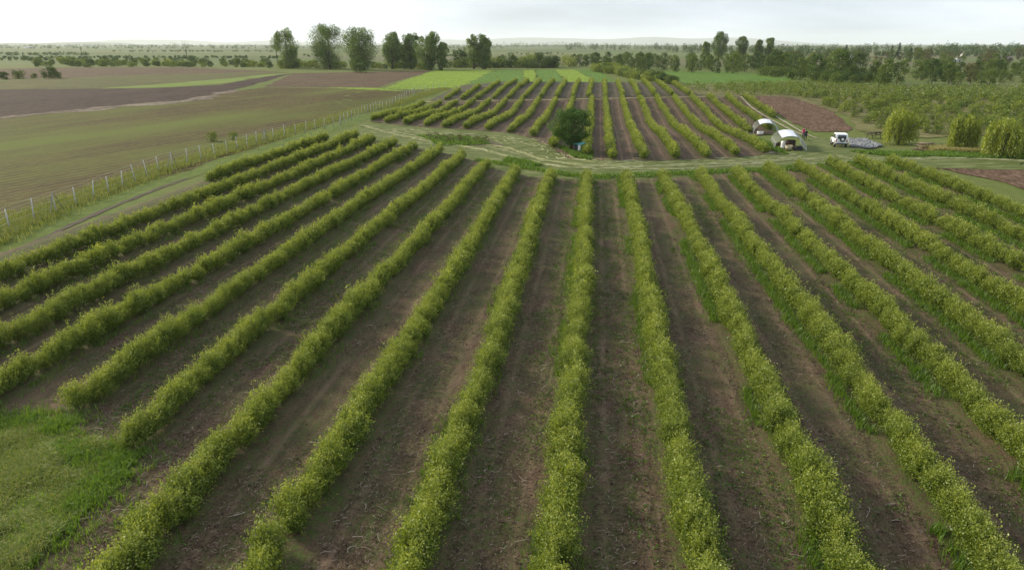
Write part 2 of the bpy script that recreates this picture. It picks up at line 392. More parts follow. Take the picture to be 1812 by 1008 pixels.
# far blocks of the orchard
soil_far = soil('far_orchard_soil', X0F, (.058, .037, .024), (.118, .078, .052), (.055, .08, .02), .45, .06, False, .6)
front_px = [(655, 214), (676, 218), (739, 224), (805, 228), (880, 233), (915, 238), (952, 246), (975, 262), (1000, 281), (1040, 284), (1090, 284), (1142, 284), (1186, 284), (1244, 282), (1285, 281), (1340, 274), (1392, 271)]
FF = GP(front_px); FFX = np.array([p[0] for p in FF]); FFY = np.array([p[1] for p in FF]); o_ = np.argsort(FFX); FFX = FFX[o_]; FFY = FFY[o_]
def far_front(x): return float(np.interp(x, FFX, FFY))
BACK2 = 168.0
xs = np.linspace(FFX[0], 22.8, 18)
poly = [(x, far_front(x)) for x in xs]+[(23, 112), (29, 122), (31.5, 140), (31.5, BACK2), (-38, BACK2), (-41, 150)]
sheet('far_orchard_soil', poly, soil_far, 0, 1.6, .3)
back3_px = [(800, 155), (870, 151), (960, 150), (1060, 150), (1190, 153)]
B3 = [(-40, 178), (-38, 205), (-30, 221), (20, 221), (24, 171.5), (-40, 171.5)]
sheet('back_orchard_soil', B3, soil('back_orchard_soil', X0F, (.05, .036, .027), (.095, .07, .052), (.055, .08, .022), .8, .05, False, .6), 0, 2.0, .3)
sheet('cross_path', [(-42, 169.0), (32, 169.0), (32, 170.4), (-42, 170.4)], plain('pale_track_earth', (.19, .16, .10), .95, .1, .45, .5), .0, .8, .5)

# grass round the tracks between the blocks
track = grass_mat('mown_grass', (.062, .085, .020), (.135, .15, .045), (.27, .265, .14), .55, .35, .25, 3)
poly = GP([(560, 262), (660, 218), (720, 214), (900, 226), (975, 250), (1015, 275), (1400, 268), (1440, 240), (1560, 270), (1812, 272), (1812, 300), (1600, 296), (1450, 304), (1300, 318), (1180, 326), (900, 318), (760, 282)])
sheet('mown_grass', poly, track, -.03, 1.5, .4)
hay = grass_mat('pale_mown_swath', (.12, .13, .045), (.20, .205, .09), (.33, .32, .20), .7, .9, .2, 3)
def ribbon(name, px, wid, mat, off, kind='structure', world=False, jit=.18):
    P = np.array(px if world else GP(px)); 
    t = np.concatenate([[0], np.cumsum(np.linalg.norm(np.diff(P, axis=0), axis=1))]); n = max(4, int(t[-1]/.9))
    tt = np.linspace(0, t[-1], n); C = np.stack([np.interp(tt, t, P[:, 0]), np.interp(tt, t, P[:, 1])], 1)
    for _ in range(3): C[1:-1] = (C[:-2]+2*C[1:-1]+C[2:])/4
    D = np.gradient(C, axis=0); D /= np.linalg.norm(D, axis=1)[:, None]; N = np.stack([-D[:, 1], D[:, 0]], 1)
    rng = np.random.default_rng(len(px)+int(abs(P[0][0])*10))
    a = C+N*(wid/2*(1+rng.normal(0, jit, n)))[:, None]; b = C-N*(wid/2*(1+rng.normal(0, jit, n)))[:, None]
    V = np.concatenate([np.column_stack([a, T(a[:, 0], a[:, 1])+off]), np.column_stack([b, T(b[:, 0], b[:, 1])+off])])
    i = np.arange(n-1); F = np.stack([i+n, i+n+1, i+1, i], 1)
    q = Q(); q.add(V, F); o = q.obj(name, mat); o['kind'] = kind; return o
for pts, w in (([(640, 222), (700, 238), (760, 250), (850, 264), (930, 284), (1000, 296), (1110, 299), (1200, 299), (1310, 292), (1400, 283), (1480, 279)], .5), ([(690, 232), (780, 246), (880, 262), (960, 283), (1030, 291), (1140, 293), (1300, 287), (1420, 279)], .45), ([(1440, 290), (1560, 283), (1680, 279), (1812, 284)], .6), ([(1480, 274), (1520, 283), (1620, 284)], .7)):
    ribbon('wheel_track', pts, w*1.7, hay, -.015, jit=.45)
for pts in ([(1311, 171), (1330, 190), (1356, 207), (1392, 226), (1424, 240)], [(1318, 171), (1344, 190), (1376, 208), (1410, 228), (1445, 244)]):
    ribbon('wheel_track', pts, .42, plain('pale_wheel_rut', (.26, .23, .16), .95, .1, .3, 1.2), .02)
# dirt path beside the fence
ribbon('dirt_path', [(-30, 462), (60, 427), (140, 389), (230, 351), (290, 328), (330, 314)], .55, plain('dirt_path', (.075, .058, .042), .95, .1, .4, 2), -.085, jit=.3)
ribbon('fence_verge', [(-60, 455), (60, 405), (160, 362), (290, 318), (420, 275), (600, 222), (740, 164)], 4.2, grass_mat('verge_grass', (.07, .105, .018), (.125, .16, .03), (.19, .19, .07), .25, .6, 1.4, 2), -.095, jit=.06)

# plough plots on the right
plough = field_mat('red_brown_plough', [(.075, .043, .025), (.11, .066, .040), (.135, .086, .055)], 1.35, 3, .3, 1.6, .12, furrow=0)
sheet('ploughed_plot', GP([(1318, 171), (1370, 169), (1420, 176), (1470, 196), (1508, 224), (1500, 232), (1440, 232), (1400, 214), (1352, 190)]), plough, -.05, 1.6, .25)
sheet('ploughed_field', GP([(1598, 288), (1640, 284), (1720, 285), (1860, 306), (1860, 352), (1780, 322), (1680, 300)]), plough, -.05, 1.6, .25)
# left country, one field after another
def L(*p): return GP(p)
d1 = math.atan2(1, .35)
FA = math.radians(71)
stub = field_mat('stubble_field', [(.068, .046, .018), (.105, .076, .027), (.095, .088, .02)], FA, 9, .06, 1.4, .16, (.095, .115, .018), .85, .012, 1.5)
sheet('stubble_field', L((-500, 250), (0, 206), (130, 192), (260, 180), (400, 163), (470, 154), (580, 156), (700, 160), (752, 158), (600, 214), (420, 270), (300, 310), (150, 356), (0, 402), (-200, 460)), stub, -.09, 4, .15)
dark_plough = field_mat('dark_plough', [(.036, .021, .015), (.050, .030, .021), (.070, .045, .030)], FA, 8, .06, .8, .12)
sheet('dark_ploughed_field', L((-500, 180), (0, 158), (120, 157), (260, 156), (390, 150), (470, 136), (520, 129), (470, 144), (410, 160), (330, 176), (200, 189), (0, 208), (-500, 260)), dark_plough, -.085, 5, .12)
sheet('dry_stubble_strip', L((0, 206), (200, 187), (330, 175), (420, 158), (430, 160), (335, 179), (200, 192), (0, 210)), field_mat('dry_straw', [(.07, .048, .035), (.12, .092, .065), (.20, .165, .12)], FA, 2, .15, .6, .1, furrow=0), -.07, 3, .9)
olive = field_mat('olive_field', [(.082, .088, .024), (.105, .10, .03), (.11, .092, .036)], FA, 8, .05, 1.0, .1)
sheet('olive_field', L((-500, 160), (0, 143), (110, 138), (330, 131), (500, 127), (520, 129), (470, 136), (390, 149), (200, 156), (0, 157.5), (-500, 178)), olive, -.1, 6, .12)
lime = field_mat('lime_young_wheat', [(.115, .175, .012), (.15, .22, .016), (.175, .24, .028)], 1.7, 14, .15, .8, .1, furrow=0)
green = field_mat('green_young_wheat', [(.055, .11, .012), (.078, .145, .016), (.10, .165, .024)], 1.7, 14, .15, .8, .1, furrow=0)
sheet('lime_strip', L((175, 156.5), (300, 147), (400, 139), (480, 131), (520, 128.5), (470, 135), (400, 147), (300, 154)), grass_mat('lime_strip_grass', (.10, .15, .02), (.16, .205, .04), (.26, .26, .12), .4, .1), -.08, 5, .3)
brown = field_mat('brown_field', [(.080, .050, .028), (.104, .068, .037), (.124, .086, .044)], FA, 9, .06, .7, .12)
sheet('brown_field', L((-300, 128), (95, 119.5), (330, 119), (440, 124), (500, 126.5), (330, 130.5), (110, 137.5), (-300, 150)), brown, -.1, 7, .12)
sheet('reddish_brown_field', L((520, 129.5), (640, 127.5), (764, 124.5), (735, 134), (690, 147), (668, 155), (580, 154.5), (470, 153), (500, 138)), brown, -.095, 5, .1)
sheet('lime_strip', L((575, 154.5), (668, 155.3), (720, 161), (700, 161), (640, 158)), lime, -.08, 4, .2)
# wheat in strips, lime and green by turns
edges = [((676, 157), (770, 124.6)), ((820, 154), (876, 123.8)), ((926, 150.5), (926, 123.5)), ((950, 150), (948, 123.5)), ((1004, 149), (982, 123.3)), ((1062, 149), (1020, 123)), ((1098, 150), (1058, 122.8))]
mats = [lime, green, lime, green, lime, green]
for i, (a, b) in enumerate(zip(edges, edges[1:])):
    p = GP([a[0], b[0], b[1], a[1]])
    p = [np.array(v) for v in p]; c = sum(p)/4; p = [tuple(v+(c-v)*.012) for v in p]
    sheet('wheat_strip', p, mats[i], -.1, 4, .3)
sheet('green_wheat_field', GP([(1150, 125.5), (1290, 127), (1345, 131), (1420, 140), (1345, 147), (1215, 147), (1185, 138)]), green, -.1, 4, .1)

# ------------------------------------------------------------------ plants: builders
def bush_mesh(name, seed, shoots, per, L, w=.68, h=1.12, stems=10):
    rng = np.random.default_rng(seed); q = Q()
    P = []; D = []; TT_ = []
    for i in range(shoots):
        a = rng.uniform(0, 2*math.pi); r = rng.uniform(0, 1)**.62; lean = r*w*rng.uniform(.75, 1.3)
        top = h*(1-.40*r*r)*rng.uniform(.60, 1.18)*(1.26 if rng.random() < .13 else 1)
        if rng.random() < .10: lean *= 1.3
        b = np.array((math.cos(a)*r*.16, math.sin(a)*r*.16, 0.)); e = np.array((math.cos(a)*lean, math.sin(a)*lean, top))
        m = b*.4+e*.6+np.array((0, 0, -.06*top)); m[:2] *= .8
        t = rng.uniform(.22 if r > .55 else .5, 1.03, per); t = np.sort(t)
        p = (1-t)[:, None]**2*b+2*(t*(1-t))[:, None]*m+(t**2)[:, None]*e
        d = e-m; d = d/np.linalg.norm(d)
        P.append(p+rng.normal(0, .045, p.shape)); D.append(np.tile(d*.55, (per, 1))+rng.normal(0, .75, p.shape)+np.array((0, 0, .15)))
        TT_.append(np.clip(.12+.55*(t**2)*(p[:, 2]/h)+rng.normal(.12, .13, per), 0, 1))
        if i < stems: q.tube(np.stack([b, b*.5+m*.5, e*.9+m*.1]), [.014, .009, .004], 3, 1, .5, False)
    P = np.concatenate(P); D = np.concatenate(D); P[:, 2] = np.maximum(P[:, 2], .05)
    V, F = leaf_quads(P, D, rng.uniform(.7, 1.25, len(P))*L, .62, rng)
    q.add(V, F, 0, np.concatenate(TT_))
    return q.mesh(name, [LEAF_BUSH, BARK])
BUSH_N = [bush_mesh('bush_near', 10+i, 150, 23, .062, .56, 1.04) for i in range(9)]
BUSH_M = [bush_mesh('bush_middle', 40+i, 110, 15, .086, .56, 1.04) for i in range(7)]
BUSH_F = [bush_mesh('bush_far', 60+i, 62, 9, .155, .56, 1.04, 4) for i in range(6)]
RB = random.Random(5)
def bush_row(x, y0, y1, label, group, step=.56, wob=.10, gap=.03, size=1.0, low=None):
    root = tag(empty('bush_row', (x, y0, tz(x, y0))), label, 'bush row', group)
    y = y0; ph = RB.uniform(0, 6); z0 = tz(x, y0)
    while y < y1:
        if RB.random() > gap:
            xx = x+math.sin(y*.11+ph)*.10+RB.gauss(0, wob)
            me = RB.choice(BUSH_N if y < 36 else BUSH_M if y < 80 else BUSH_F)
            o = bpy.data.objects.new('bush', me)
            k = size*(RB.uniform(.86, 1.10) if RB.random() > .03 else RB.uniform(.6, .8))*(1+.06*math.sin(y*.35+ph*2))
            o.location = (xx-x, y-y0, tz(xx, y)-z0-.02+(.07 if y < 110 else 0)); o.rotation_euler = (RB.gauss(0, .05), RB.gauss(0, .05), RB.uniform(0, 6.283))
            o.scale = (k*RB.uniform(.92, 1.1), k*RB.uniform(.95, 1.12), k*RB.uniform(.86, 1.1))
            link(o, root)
        y += step*RB.uniform(.82, 1.16)
    return root
ORD = ['', 'first', 'second', 'third', 'fourth', 'fifth', 'sixth', 'seventh', 'eighth', 'ninth', 'tenth', 'eleventh', 'twelfth', 'thirteenth', 'fourteenth', 'fifteenth', 'sixteenth', 'seventeenth', 'eighteenth']
starts = {-5: G(112, 722)[1], -4: G(192, 790)[1], -10: G(350, 322)[1], -9: 28}
for k in range(-10, 10):
    x = X0+S*k
    if k == 0: lab = 'nearly upright bush row running down the middle of the foreground'
    elif k == -10: lab = 'foreground bush row closest to the wire fence, starting halfway along it'
    elif k == 9: lab = 'last foreground bush row on the right, beside the reddish ploughed field'
    else: lab = f'{ORD[abs(k)]} foreground bush row to the {"left" if k < 0 else "right"} of the middle one'
    bush_row(x, starts.get(k, max(9.0, abs(x)*.55-2 if k < 0 else x*.72-3)), near_far(x)-.8, lab, 'bush rows of the foreground block', gap=.012 if k < 3 else .035)
for k in range(-11, 9):
    x = X0F+S*k+(.75 if k == -1 else 0)
    y0 = far_front(x)+(3.2 if k == -1 else .8)
    if k >= 6: y0 = {6: 121, 7: 124, 8: 137}[k]
    n = k+12
    lab = f'bush row of the middle block with a bend, {ORD[n] if n <= 10 else ORD[21-n]} from its {"left" if n <= 10 else "right"} side'
    bush_row(x, y0, BACK2-1+(.0 if k > -9 else -2), lab, 'bush rows of the middle block', .66, .08, .01, 1.0)
for k in range(-10, 6):
    x = X0F+S*k
    n = k+11
    y0 = 172.5; y1 = 220 if k > -8 else 190+10*(k+10)
    lab = f'short far bush row behind the pale cross path, {ORD[n] if n <= 8 else ORD[17-n]} from its {"left" if n <= 8 else "right"} end'
    bush_row(x, y0, y1, lab, 'short bush rows behind the cross path', .85, .10, .02, .98)

# ------------------------------------------------------------------ trees: builders
def crown_leaves(q, clumps, L, rng, up=.25, m=0, shell=.55, tlo=.0, wr=.75):
    """clumps: (centre, radii, count)"""
    for c, r, n in clumps:
        d = unit(rng.normal(size=(n, 3))); rad = rng.uniform(shell, 1.05, n)**.7
        P = np.array(c)+d*np.array(r)*rad[:, None]+rng.normal(0, .06, (n, 3))*np.array(r)
        D = d*.6+rng.normal(0, .8, (n, 3))+np.array((0, 0, up))
        V, F = leaf_quads(P, D, rng.uniform(.7, 1.3, n)*L, wr, rng, .1, unit(d+np.array((0, 0, .25))))
        q.add(V, F, m, np.clip(rng.normal(.45+rng.normal(0, .12), .2, n), tlo, 1))
def tree_meshes(name, seed, h, w, leaf, ncl, per, leafmat_, bark=BARK, trunk_h=.25, shape='round', r0=.02, stems=1, cl=.22):
    """trunk with limbs, crown of many leaf clumps at the limb ends; returns (trunk mesh, crown mesh)"""
    rng = np.random.default_rng(seed); tq = Q(); cq = Q(); clumps = []
    for s_ in range(stems):
        off = np.array((rng.normal(0, .03*w), rng.normal(0, .03*w), 0)) if stems > 1 else np.zeros(3)
        ln = np.array((rng.normal(0, .06*w), rng.normal(0, .06*w), 0)) if stems > 1 else np.array((rng.normal(0, .02*w), rng.normal(0, .02*w), 0))
        zz = np.linspace(0, .86*h, 7); path = np.stack([off+ln*(z/h)*2+np.array((rng.normal(0, .008*h), rng.normal(0, .008*h), z)) for z in zz])
        path[0] = off
        tq.tube(path, np.interp(zz/h, [0, .06, .86], [r0*h*1.25, r0*h, r0*h*.15]), 7)
        nb = ncl//stems; hs = rng.uniform(.84, 1.0) if stems == 2 and s_ else 1.0
        for i in range(nb):
            f = trunk_h+(1-trunk_h)*((i+rng.uniform(.1, .9))/nb)
            if shape == 'round': R = w/2*math.sqrt(max(.06, 1-((f-(trunk_h+1)/2)/((1-trunk_h)/2*1.04))**2))
            elif shape == 'poplar': R = w/2*np.interp(f, [0, .1, .3, .5, .7, .82, .92, 1], [.2, .36, .64, .88, 1, .86, .56, .1])
            elif shape == 'cone': R = w/2*(1.02-f)/(1-trunk_h)
            else: R = w/2*np.interp(f, [0, .3, .6, .85, 1], [.75, .95, 1, .8, .35])
            a = rng.uniform(0, 2*math.pi); rr = R*rng.uniform(.25, .98)**.6
            c = np.array((math.cos(a)*rr, math.sin(a)*rr, f*h))+ln*f*2+off
            c[2] *= hs
            cs = cl*w*rng.uniform(.6, 1.2)*(1.0 if shape != 'poplar' or f < .75 else .72)*(1 if shape != 'cone' else max(.35, 1-f))
            zst = 1.35 if shape == 'poplar' else (.6 if shape == 'cone' else .85)
            c[2] = min(c[2], h*hs-cs*zst*rng.uniform(.7, 1.5))
            clumps.append((c, (cs, cs, cs*zst), max(8, int(per*rng.uniform(.7, 1.3)))))
            if i % 2 == 0 or ncl < 26:
                z1 = max(.04*h, c[2]-abs(rr)*rng.uniform(.7, 1.3)); b = np.array((np.interp(z1, path[:, 2], path[:, 0]), np.interp(z1, path[:, 2], path[:, 1]), z1))
                mid = (b+c)/2+np.array((0, 0, -.06*rr)); tq.tube(np.stack([b, mid, c]), [r0*h*.4*(1-f*.6), r0*h*.25*(1-f*.6), r0*h*.06], 4, 0, .5, False)
    crown_leaves(cq, clumps, leaf, rng)
    return tq.mesh(name+'_trunk', [bark]), cq.mesh(name+'_crown', [leafmat_])
def place_tree(name, meshes, x, y, label, cat='tree', group=None, rz=0.0, sc=1.0, sz=1.0, dz=0.0):
    r = tag(empty(name, (x, y, tz(x, y)-.05+dz), rz), label, cat, group)
    for nm, me in zip(('trunk', 'crown'), meshes):
        o = bpy.data.objects.new(nm, me); o.scale = (sc, sc, sc*sz); link(o, r)
    return r
RT = random.Random(11)

# the line of old poplars behind the fields
pops = [(511, 118, 60, 40, 'leftmost poplar of the far tree line, rounded and standing apart', 1),
        (582, 119, 68, 54, 'tallest and broadest poplar, second from the left in the far tree line', 2),
        (642, 121, 66, 50, 'broad poplar third from the left, with a small dark bush at its foot', 2),
        (694, 119, 56, 32, 'slender poplar fourth from the left, its lower trunk bare', 1),
        (727, 119, 54, 26, 'narrow poplar behind a brownish bush, just left of a bigger pair', 1),
        (757, 121, 58, 38, 'full leafy poplar at the corner of brown field and lime wheat', 2),
        (782, 121, 42, 18, 'dark slim poplar, smallest of the left group of the tree line', 1),
        (838, 119, 52, 24, 'thin airy poplar, left one of the pair above the wheat', 1),
        (858, 119, 53, 24, 'fuller poplar, right one of the pair above the wheat', 1)]
for i, (px, py, hp, wp, lab, st) in enumerate(pops):
    g = G(px, py+3); h = height_px(g, hp+3); w = height_px(g, wp)
    ms = tree_meshes('poplar', 200+i, h, w, .42, 72 if st == 2 else 50, 215 if i != 7 else 110, LEAF_POPLAR, BARK, .08 if i not in (3, 7) else .22, 'poplar', .020, 2, .215)
    place_tree('poplar_tree', ms, g[0], g[1], lab, 'tree', 'old poplars of the far tree line')
# poplars rising out of the right hand wood
for i, (px, top, base, wp, lab) in enumerate([(1271, 62, 108, 26, 'tall rounded poplar standing highest above the right-hand wood'), (1311, 69, 108, 17, 'slim poplar right of the tallest one above the wood'), (1340, 74, 108, 14, 'lower poplar between two slim ones above the wood'), (1359, 71, 108, 17, 'rightmost of the four poplars rising above the wood'), (1247, 78, 110, 13, 'young poplar just left of the tallest one above the wood')]):
    g = G(px, base); h = height_px(g, base-top); w = height_px(g, wp)
    place_tree('poplar_tree', tree_meshes('poplar', 230+i, h, w, .5, 40, 260, LEAF_POPLAR, BARK, .12, 'poplar', .02, 1, .2), g[0], g[1], lab, 'tree', 'poplars above the wood')
# the round tree at the edge of the middle block
g = G(1010, 266)
ms = tree_meshes('round_tree', 301, height_px(g, 70), height_px(g, 58), .13, 130, 150, LEAF_TREE, BARK, .20, 'round', .018, 5, .15)
place_tree('round_tree', ms, g[0], g[1], 'single dense round dark green tree beside the little teal hut', 'tree')
TREE_G = g
# willows
def willow(px, py, hp, wp, seed, lab):
    g = G(px, py); h = height_px(g, hp); w = height_px(g, wp); rng = np.random.default_rng(seed)
    root = tag(empty('willow_tree', (g[0], g[1], tz(*g)-.05)), lab, 'tree', 'weeping willows by the ditch')
    tq = Q(); cq = Q()
    for s_ in range(4):
        e = np.array((rng.normal(0, .16*w), rng.normal(0, .16*w), h*.62)); tq.tube(np.stack([(0, 0, 0), e*.4+np.array((0, 0, .05*h)), e]), [.045*h, .035*h, .016*h], 6)
    tq.tube([(0, 0, 0), (0, 0, .35*h)], [.065*h, .05*h], 8)
    tq.obj('trunk', BARK_PALE, root)
    PP = []; DD = []; TI = []
    for i in range(310):
        a = rng.uniform(0, 2*math.pi); r = w/2*math.sqrt(rng.uniform(.02, 1)); lob = 1+.2*math.sin(3*a+seed)+.1*math.sin(7*a+seed*2)
        top = h*(1-.20*(r/(w/2))**2+.07*math.sin(2.6*a+seed*1.7))*rng.uniform(.74, 1.06); lo = top*rng.uniform(.0, .42)**1.2 if r > .22*w else top*rng.uniform(.35, .8)
        n = int(6+16*(top-lo)/h*1.6); t = np.sort(rng.uniform(0, 1, n))
        out = r*lob*(.82+.24*np.sqrt(t))
        p = np.stack([np.cos(a)*out, np.sin(a)*out, top-(top-lo)*t], 1)+rng.normal(0, .07, (n, 3))
        PP.append(p); DD.append(np.tile((math.cos(a)*.3, math.sin(a)*.3, -1.), (n, 1))+rng.normal(0, .45, (n, 3))); TI.append(np.clip(rng.normal(.5, .2, n), 0, 1))
    P = np.concatenate(PP); V, F = leaf_quads(P, np.concatenate(DD), rng.uniform(.8, 1.4, len(P))*.26, .32, rng)
    cq.add(V, F, 0, np.concatenate(TI)); cq.obj('crown', LEAF_WILLOW, root)
willow(1587, 254, 56, 48, 3, 'weeping willow nearest the white car and grey rubble')
willow(1700, 266, 58, 40, 4, 'middle weeping willow on the right, behind the ditch')
willow(1768, 277, 66, 52, 5, 'largest weeping willow, near the right edge of the picture')
willow(1822, 275, 60, 36, 6, 'weeping willow cut off by the right edge of the picture')

# wood on the right: trees and shrubs one can tell apart
WT = [tree_meshes('wood_tree', 400+i, 8, RT.uniform(4.2, 5.6), .36, 30, 60, LEAF_WOOD, BARK, .08, 'full', .016, 1, .22) for i in range(7)]
OT = [tree_meshes('olive_tree', 420+i, 8, RT.uniform(6, 7.5), .40, 30, 60, LEAF_OLIVE, BARK, .12, 'round', .018, 1, .2) for i in range(3)]
CT = [tree_meshes('conifer', 430+i, 9, 4.0, .34, 36, 45, LEAF_DARK, BARK, .06, 'cone', .016, 1, .2) for i in range(2)]
SH = [tree_meshes('scrub', 440+i, 3, RT.uniform(3.0, 4.2), .26, 27, 55, LEAF_WOOD, BARK, .02, 'full', .013, 3, .24) for i in range(5)]
def scatter(poly, n, seed, mind=4.5):
    rr = random.Random(seed); P = np.array(poly); out = []
    lo = P.min(0); hi = P.max(0); tries = 0
    while len(out) < n and tries < n*60:
        tries += 1
        p = (rr.uniform(lo[0], hi[0]), rr.uniform(lo[1], hi[1]))
        if not inside(np.array([p]), poly)[0]: continue
        g = G(*p)
        if all((g[0]-q_[0])**2+(g[1]-q_[1])**2 > mind*mind for q_ in out): out.append(g)
    return out
def grove(poly, n, seed, kinds, h0, h1, name, label, group, cat='tree', mind=4.0, base=8.0):
    for g in scatter(poly, n, seed, mind):
        h = RT.uniform(h0, h1)
        place_tree(name, RT.choice(kinds), g[0], g[1], label, cat, group, RT.uniform(0, 6.28), h/base, RT.uniform(.9, 1.1))
grove([(1000, 119), (1090, 126), (1330, 131), (1370, 133), (1440, 128), (1420, 114), (1050, 112)], 95, 1, WT, 4.6, 7.6, 'wood_tree', 'leafy tree in the dense wood behind the green wheat fields', 'trees of the wood behind the wheat', 'tree', 4.2)
grove([(1345, 134), (1450, 147), (1560, 151), (1570, 135), (1420, 124)], 55, 2, SH+WT[:2], 3.0, 5.0, 'scrub_bush', 'bushy green shrub at the wood edge above the young orchard', 'shrubs at the wood edge', 'bush', 3.2, 4.0)
grove([(1560, 150), (1640, 152), (1812, 154), (1860, 154), (1860, 128), (1560, 130)], 48, 3, WT+OT[:1], 3.4, 6.6, 'wood_tree', 'green tree in the thicket behind the right-hand fence posts', 'trees of the right thicket', 'tree', 4.2)
grove([(1380, 116), (1812, 122), (1860, 122), (1860, 106), (1390, 105)], 58, 4, WT+OT+OT, 4.5, 8.2, 'wood_tree', 'hazy green or olive tree among the far houses', 'trees among the far houses', 'tree', 8)
for i, (px, py, hp, lab) in enumerate([(1494, 104, 22, 'dark conifer left of the far white house'), (1576, 106, 22, 'broad dark conifer in the middle of the far right trees'), (1589, 106, 27, 'tallest dark conifer of the far right trees'), (1610, 106, 19, 'small dark conifer right of the tallest conifer')]):
    g = G(px, py); h = height_px(g, hp); place_tree('conifer_tree', CT[i % 2], g[0], g[1], lab, 'tree', 'far conifers', i, h/9)
for i, (px, py, hp, lab) in enumerate([(1640, 108, 24, 'broad olive-brown tree crown left of the far poplar rows'), (1672, 109, 20, 'low brownish tree beside the broad olive tree'), (1748, 109, 25, 'olive domed tree left of the far purple-grey roof'), (1625, 108, 18, 'small olive tree behind the willow thicket')]):
    g = G(px, py); h = height_px(g, hp); place_tree('olive_tree', OT[i % 3], g[0], g[1], lab, 'tree', 'olive trees near the far houses', i, h/8, .85)
# bushes by the wheat, the hedge and the poplars
def bushes(lst, kinds, name, label, group, cat='bush', base=3.0):
    for px, py, hp in lst:
        g = G(px, py); place_tree(name, RT.choice(kinds), g[0], g[1], label, cat, group, RT.uniform(0, 6.28), height_px(g, hp)/base, RT.uniform(.9, 1.1))
SHO = [tree_meshes('hedge_bush', 460+i, 3, RT.uniform(3.6, 5.0), .28, 27, 50, LEAF_SHRUB, BARK, .02, 'full', .013, 3, .24) for i in range(4)]
YS = [tree_meshes('young_shrub', 480+i, 1.7, RT.uniform(1.7, 2.3), .17, 16, 45, LEAF_SHRUB, BARK, .02, 'full', .012, 3, .25) for i in range(6)]
RH = random.Random(3)
bushes([(RH.uniform(60, 480), RH.uniform(112, 119), RH.uniform(5, 11)) for _ in range(100)], SH+SHO, 'hedge_bush', 'green bush in the long hedge behind the far left brown field', 'bushes of the far left hedge')
bushes([(RH.uniform(470, 800), RH.uniform(118, 122), RH.uniform(7, 13)) for _ in range(46)], SH+SHO, 'scrub_bush', 'green bush at the foot of the far poplars', 'bushes under the poplars')
bushes([(RH.uniform(800, 1020), RH.uniform(117, 120.5), RH.uniform(8, 20)) for _ in range(34)], SH+SHO, 'scrub_bush', 'bush in the scrub strip behind the wheat strips', 'bushes behind the wheat')
t_ = [RH.uniform(0, 1) for _ in range(80)]
bushes([(1066+t*125+RH.uniform(-16, 26)*(1-.3*t), 125+t*24+RH.uniform(-1, 2), RH.uniform(8, 15)) for t in t_], SHO+SH, 'scrub_bush', 'shrub in the scrub strip between the two wheat fields', 'shrubs between the wheat fields')
for px, py, hp, lab in [(8, 140, 12, 'dark bush at the left edge of the picture, by the olive field'), (32, 139, 14, 'rounded green bush second from the left edge, by the olive field'), (60, 138, 8, 'low bush between two larger ones near the left edge'), (87, 138, 19, 'tallest bush of the clump near the left edge'), (104, 138, 10, 'low dark bush at the right end of the left clump'), (375, 249, 16, 'round bush just outside the fence, left of a second one'), (412, 246, 13, 'loose bush just outside the fence, right of a rounder one'), (637, 128, 17, 'small dark round bush standing out at the brown field edge'), (721, 119, 40, 'tall brownish bush between two poplars'), (902, 120, 22, 'round dark bush above the middle of the wheat strips'), (815, 119, 30, 'small upright tree left of the airy poplar pair'), (952, 120, 24, 'small bushy tree in the gap above the wheat')]:
    g = G(px, py); k_ = YS if px in (375, 412) else SH
    place_tree('bush', RT.choice(k_), g[0], g[1], lab, 'bush', None, RT.uniform(0, 6), height_px(g, hp)/(1.7 if k_ is YS else 3.0)*(.8 if hp > 20 else 1), 1.25 if hp > 20 else 1.0)
# young shrub plantation on the right
near_poly = [(1500, 200), (1540, 228), (1660, 240), (1812, 232), (1860, 232), (1860, 178), (1640, 172), (1440, 172), (1380, 165), (1420, 170)]
for g in scatter(near_poly, 240, 21, 1.9):
    h = RT.uniform(.9, 1.9); place_tree('young_shrub', RT.choice(YS), g[0], g[1], 'young green shrub in the weedy plantation behind the willows', 'shrub', 'young shrubs of the right plantation', RT.uniform(0, 6.28), h/1.7)
sheet('plantation_ground', GP([(1185, 152), (1300, 149), (1420, 148), (1640, 156), (1860, 158), (1860, 240), (1640, 244), (1520, 232), (1500, 205), (1400, 172), (1312, 169), (1200, 166)]), field_mat('plantation_ground', [(.085, .098, .022), (.125, .13, .034), (.16, .13, .065)], 2.0, 7, .16, 1.6, .1, (.17, .155, .07), .5, .05), -.04, 3, .3)
def shrub_mass(name, poly, n, seed, hh, mat, label, cat, L_=.30, per=46):
    rng = np.random.default_rng(seed); q = Q()
    for g in scatter(poly, n, seed, 1.4):
        h = hh*rng.uniform(.6, 1.3); c = np.array((g[0], g[1], tz(*g)+h*.5))
        crown_leaves(q, [(c+np.array((rng.normal(0, .3*h), rng.normal(0, .3*h), rng.normal(0, .08*h))), (h*.62, h*.62, h*.52), per//2) for _ in range(2)], L_, rng)
    return tag(q.obj(name, mat), label, cat, None, 'stuff')
shrub_mass('plantation_shrubs', [(1200, 156), (1300, 150), (1420, 149), (1640, 157), (1860, 160), (1860, 182), (1640, 176), (1440, 172), (1310, 168)], 520, 31, 1.5, LEAF_SHRUB, 'dense band of young green shrubs below the wood', 'shrubs')

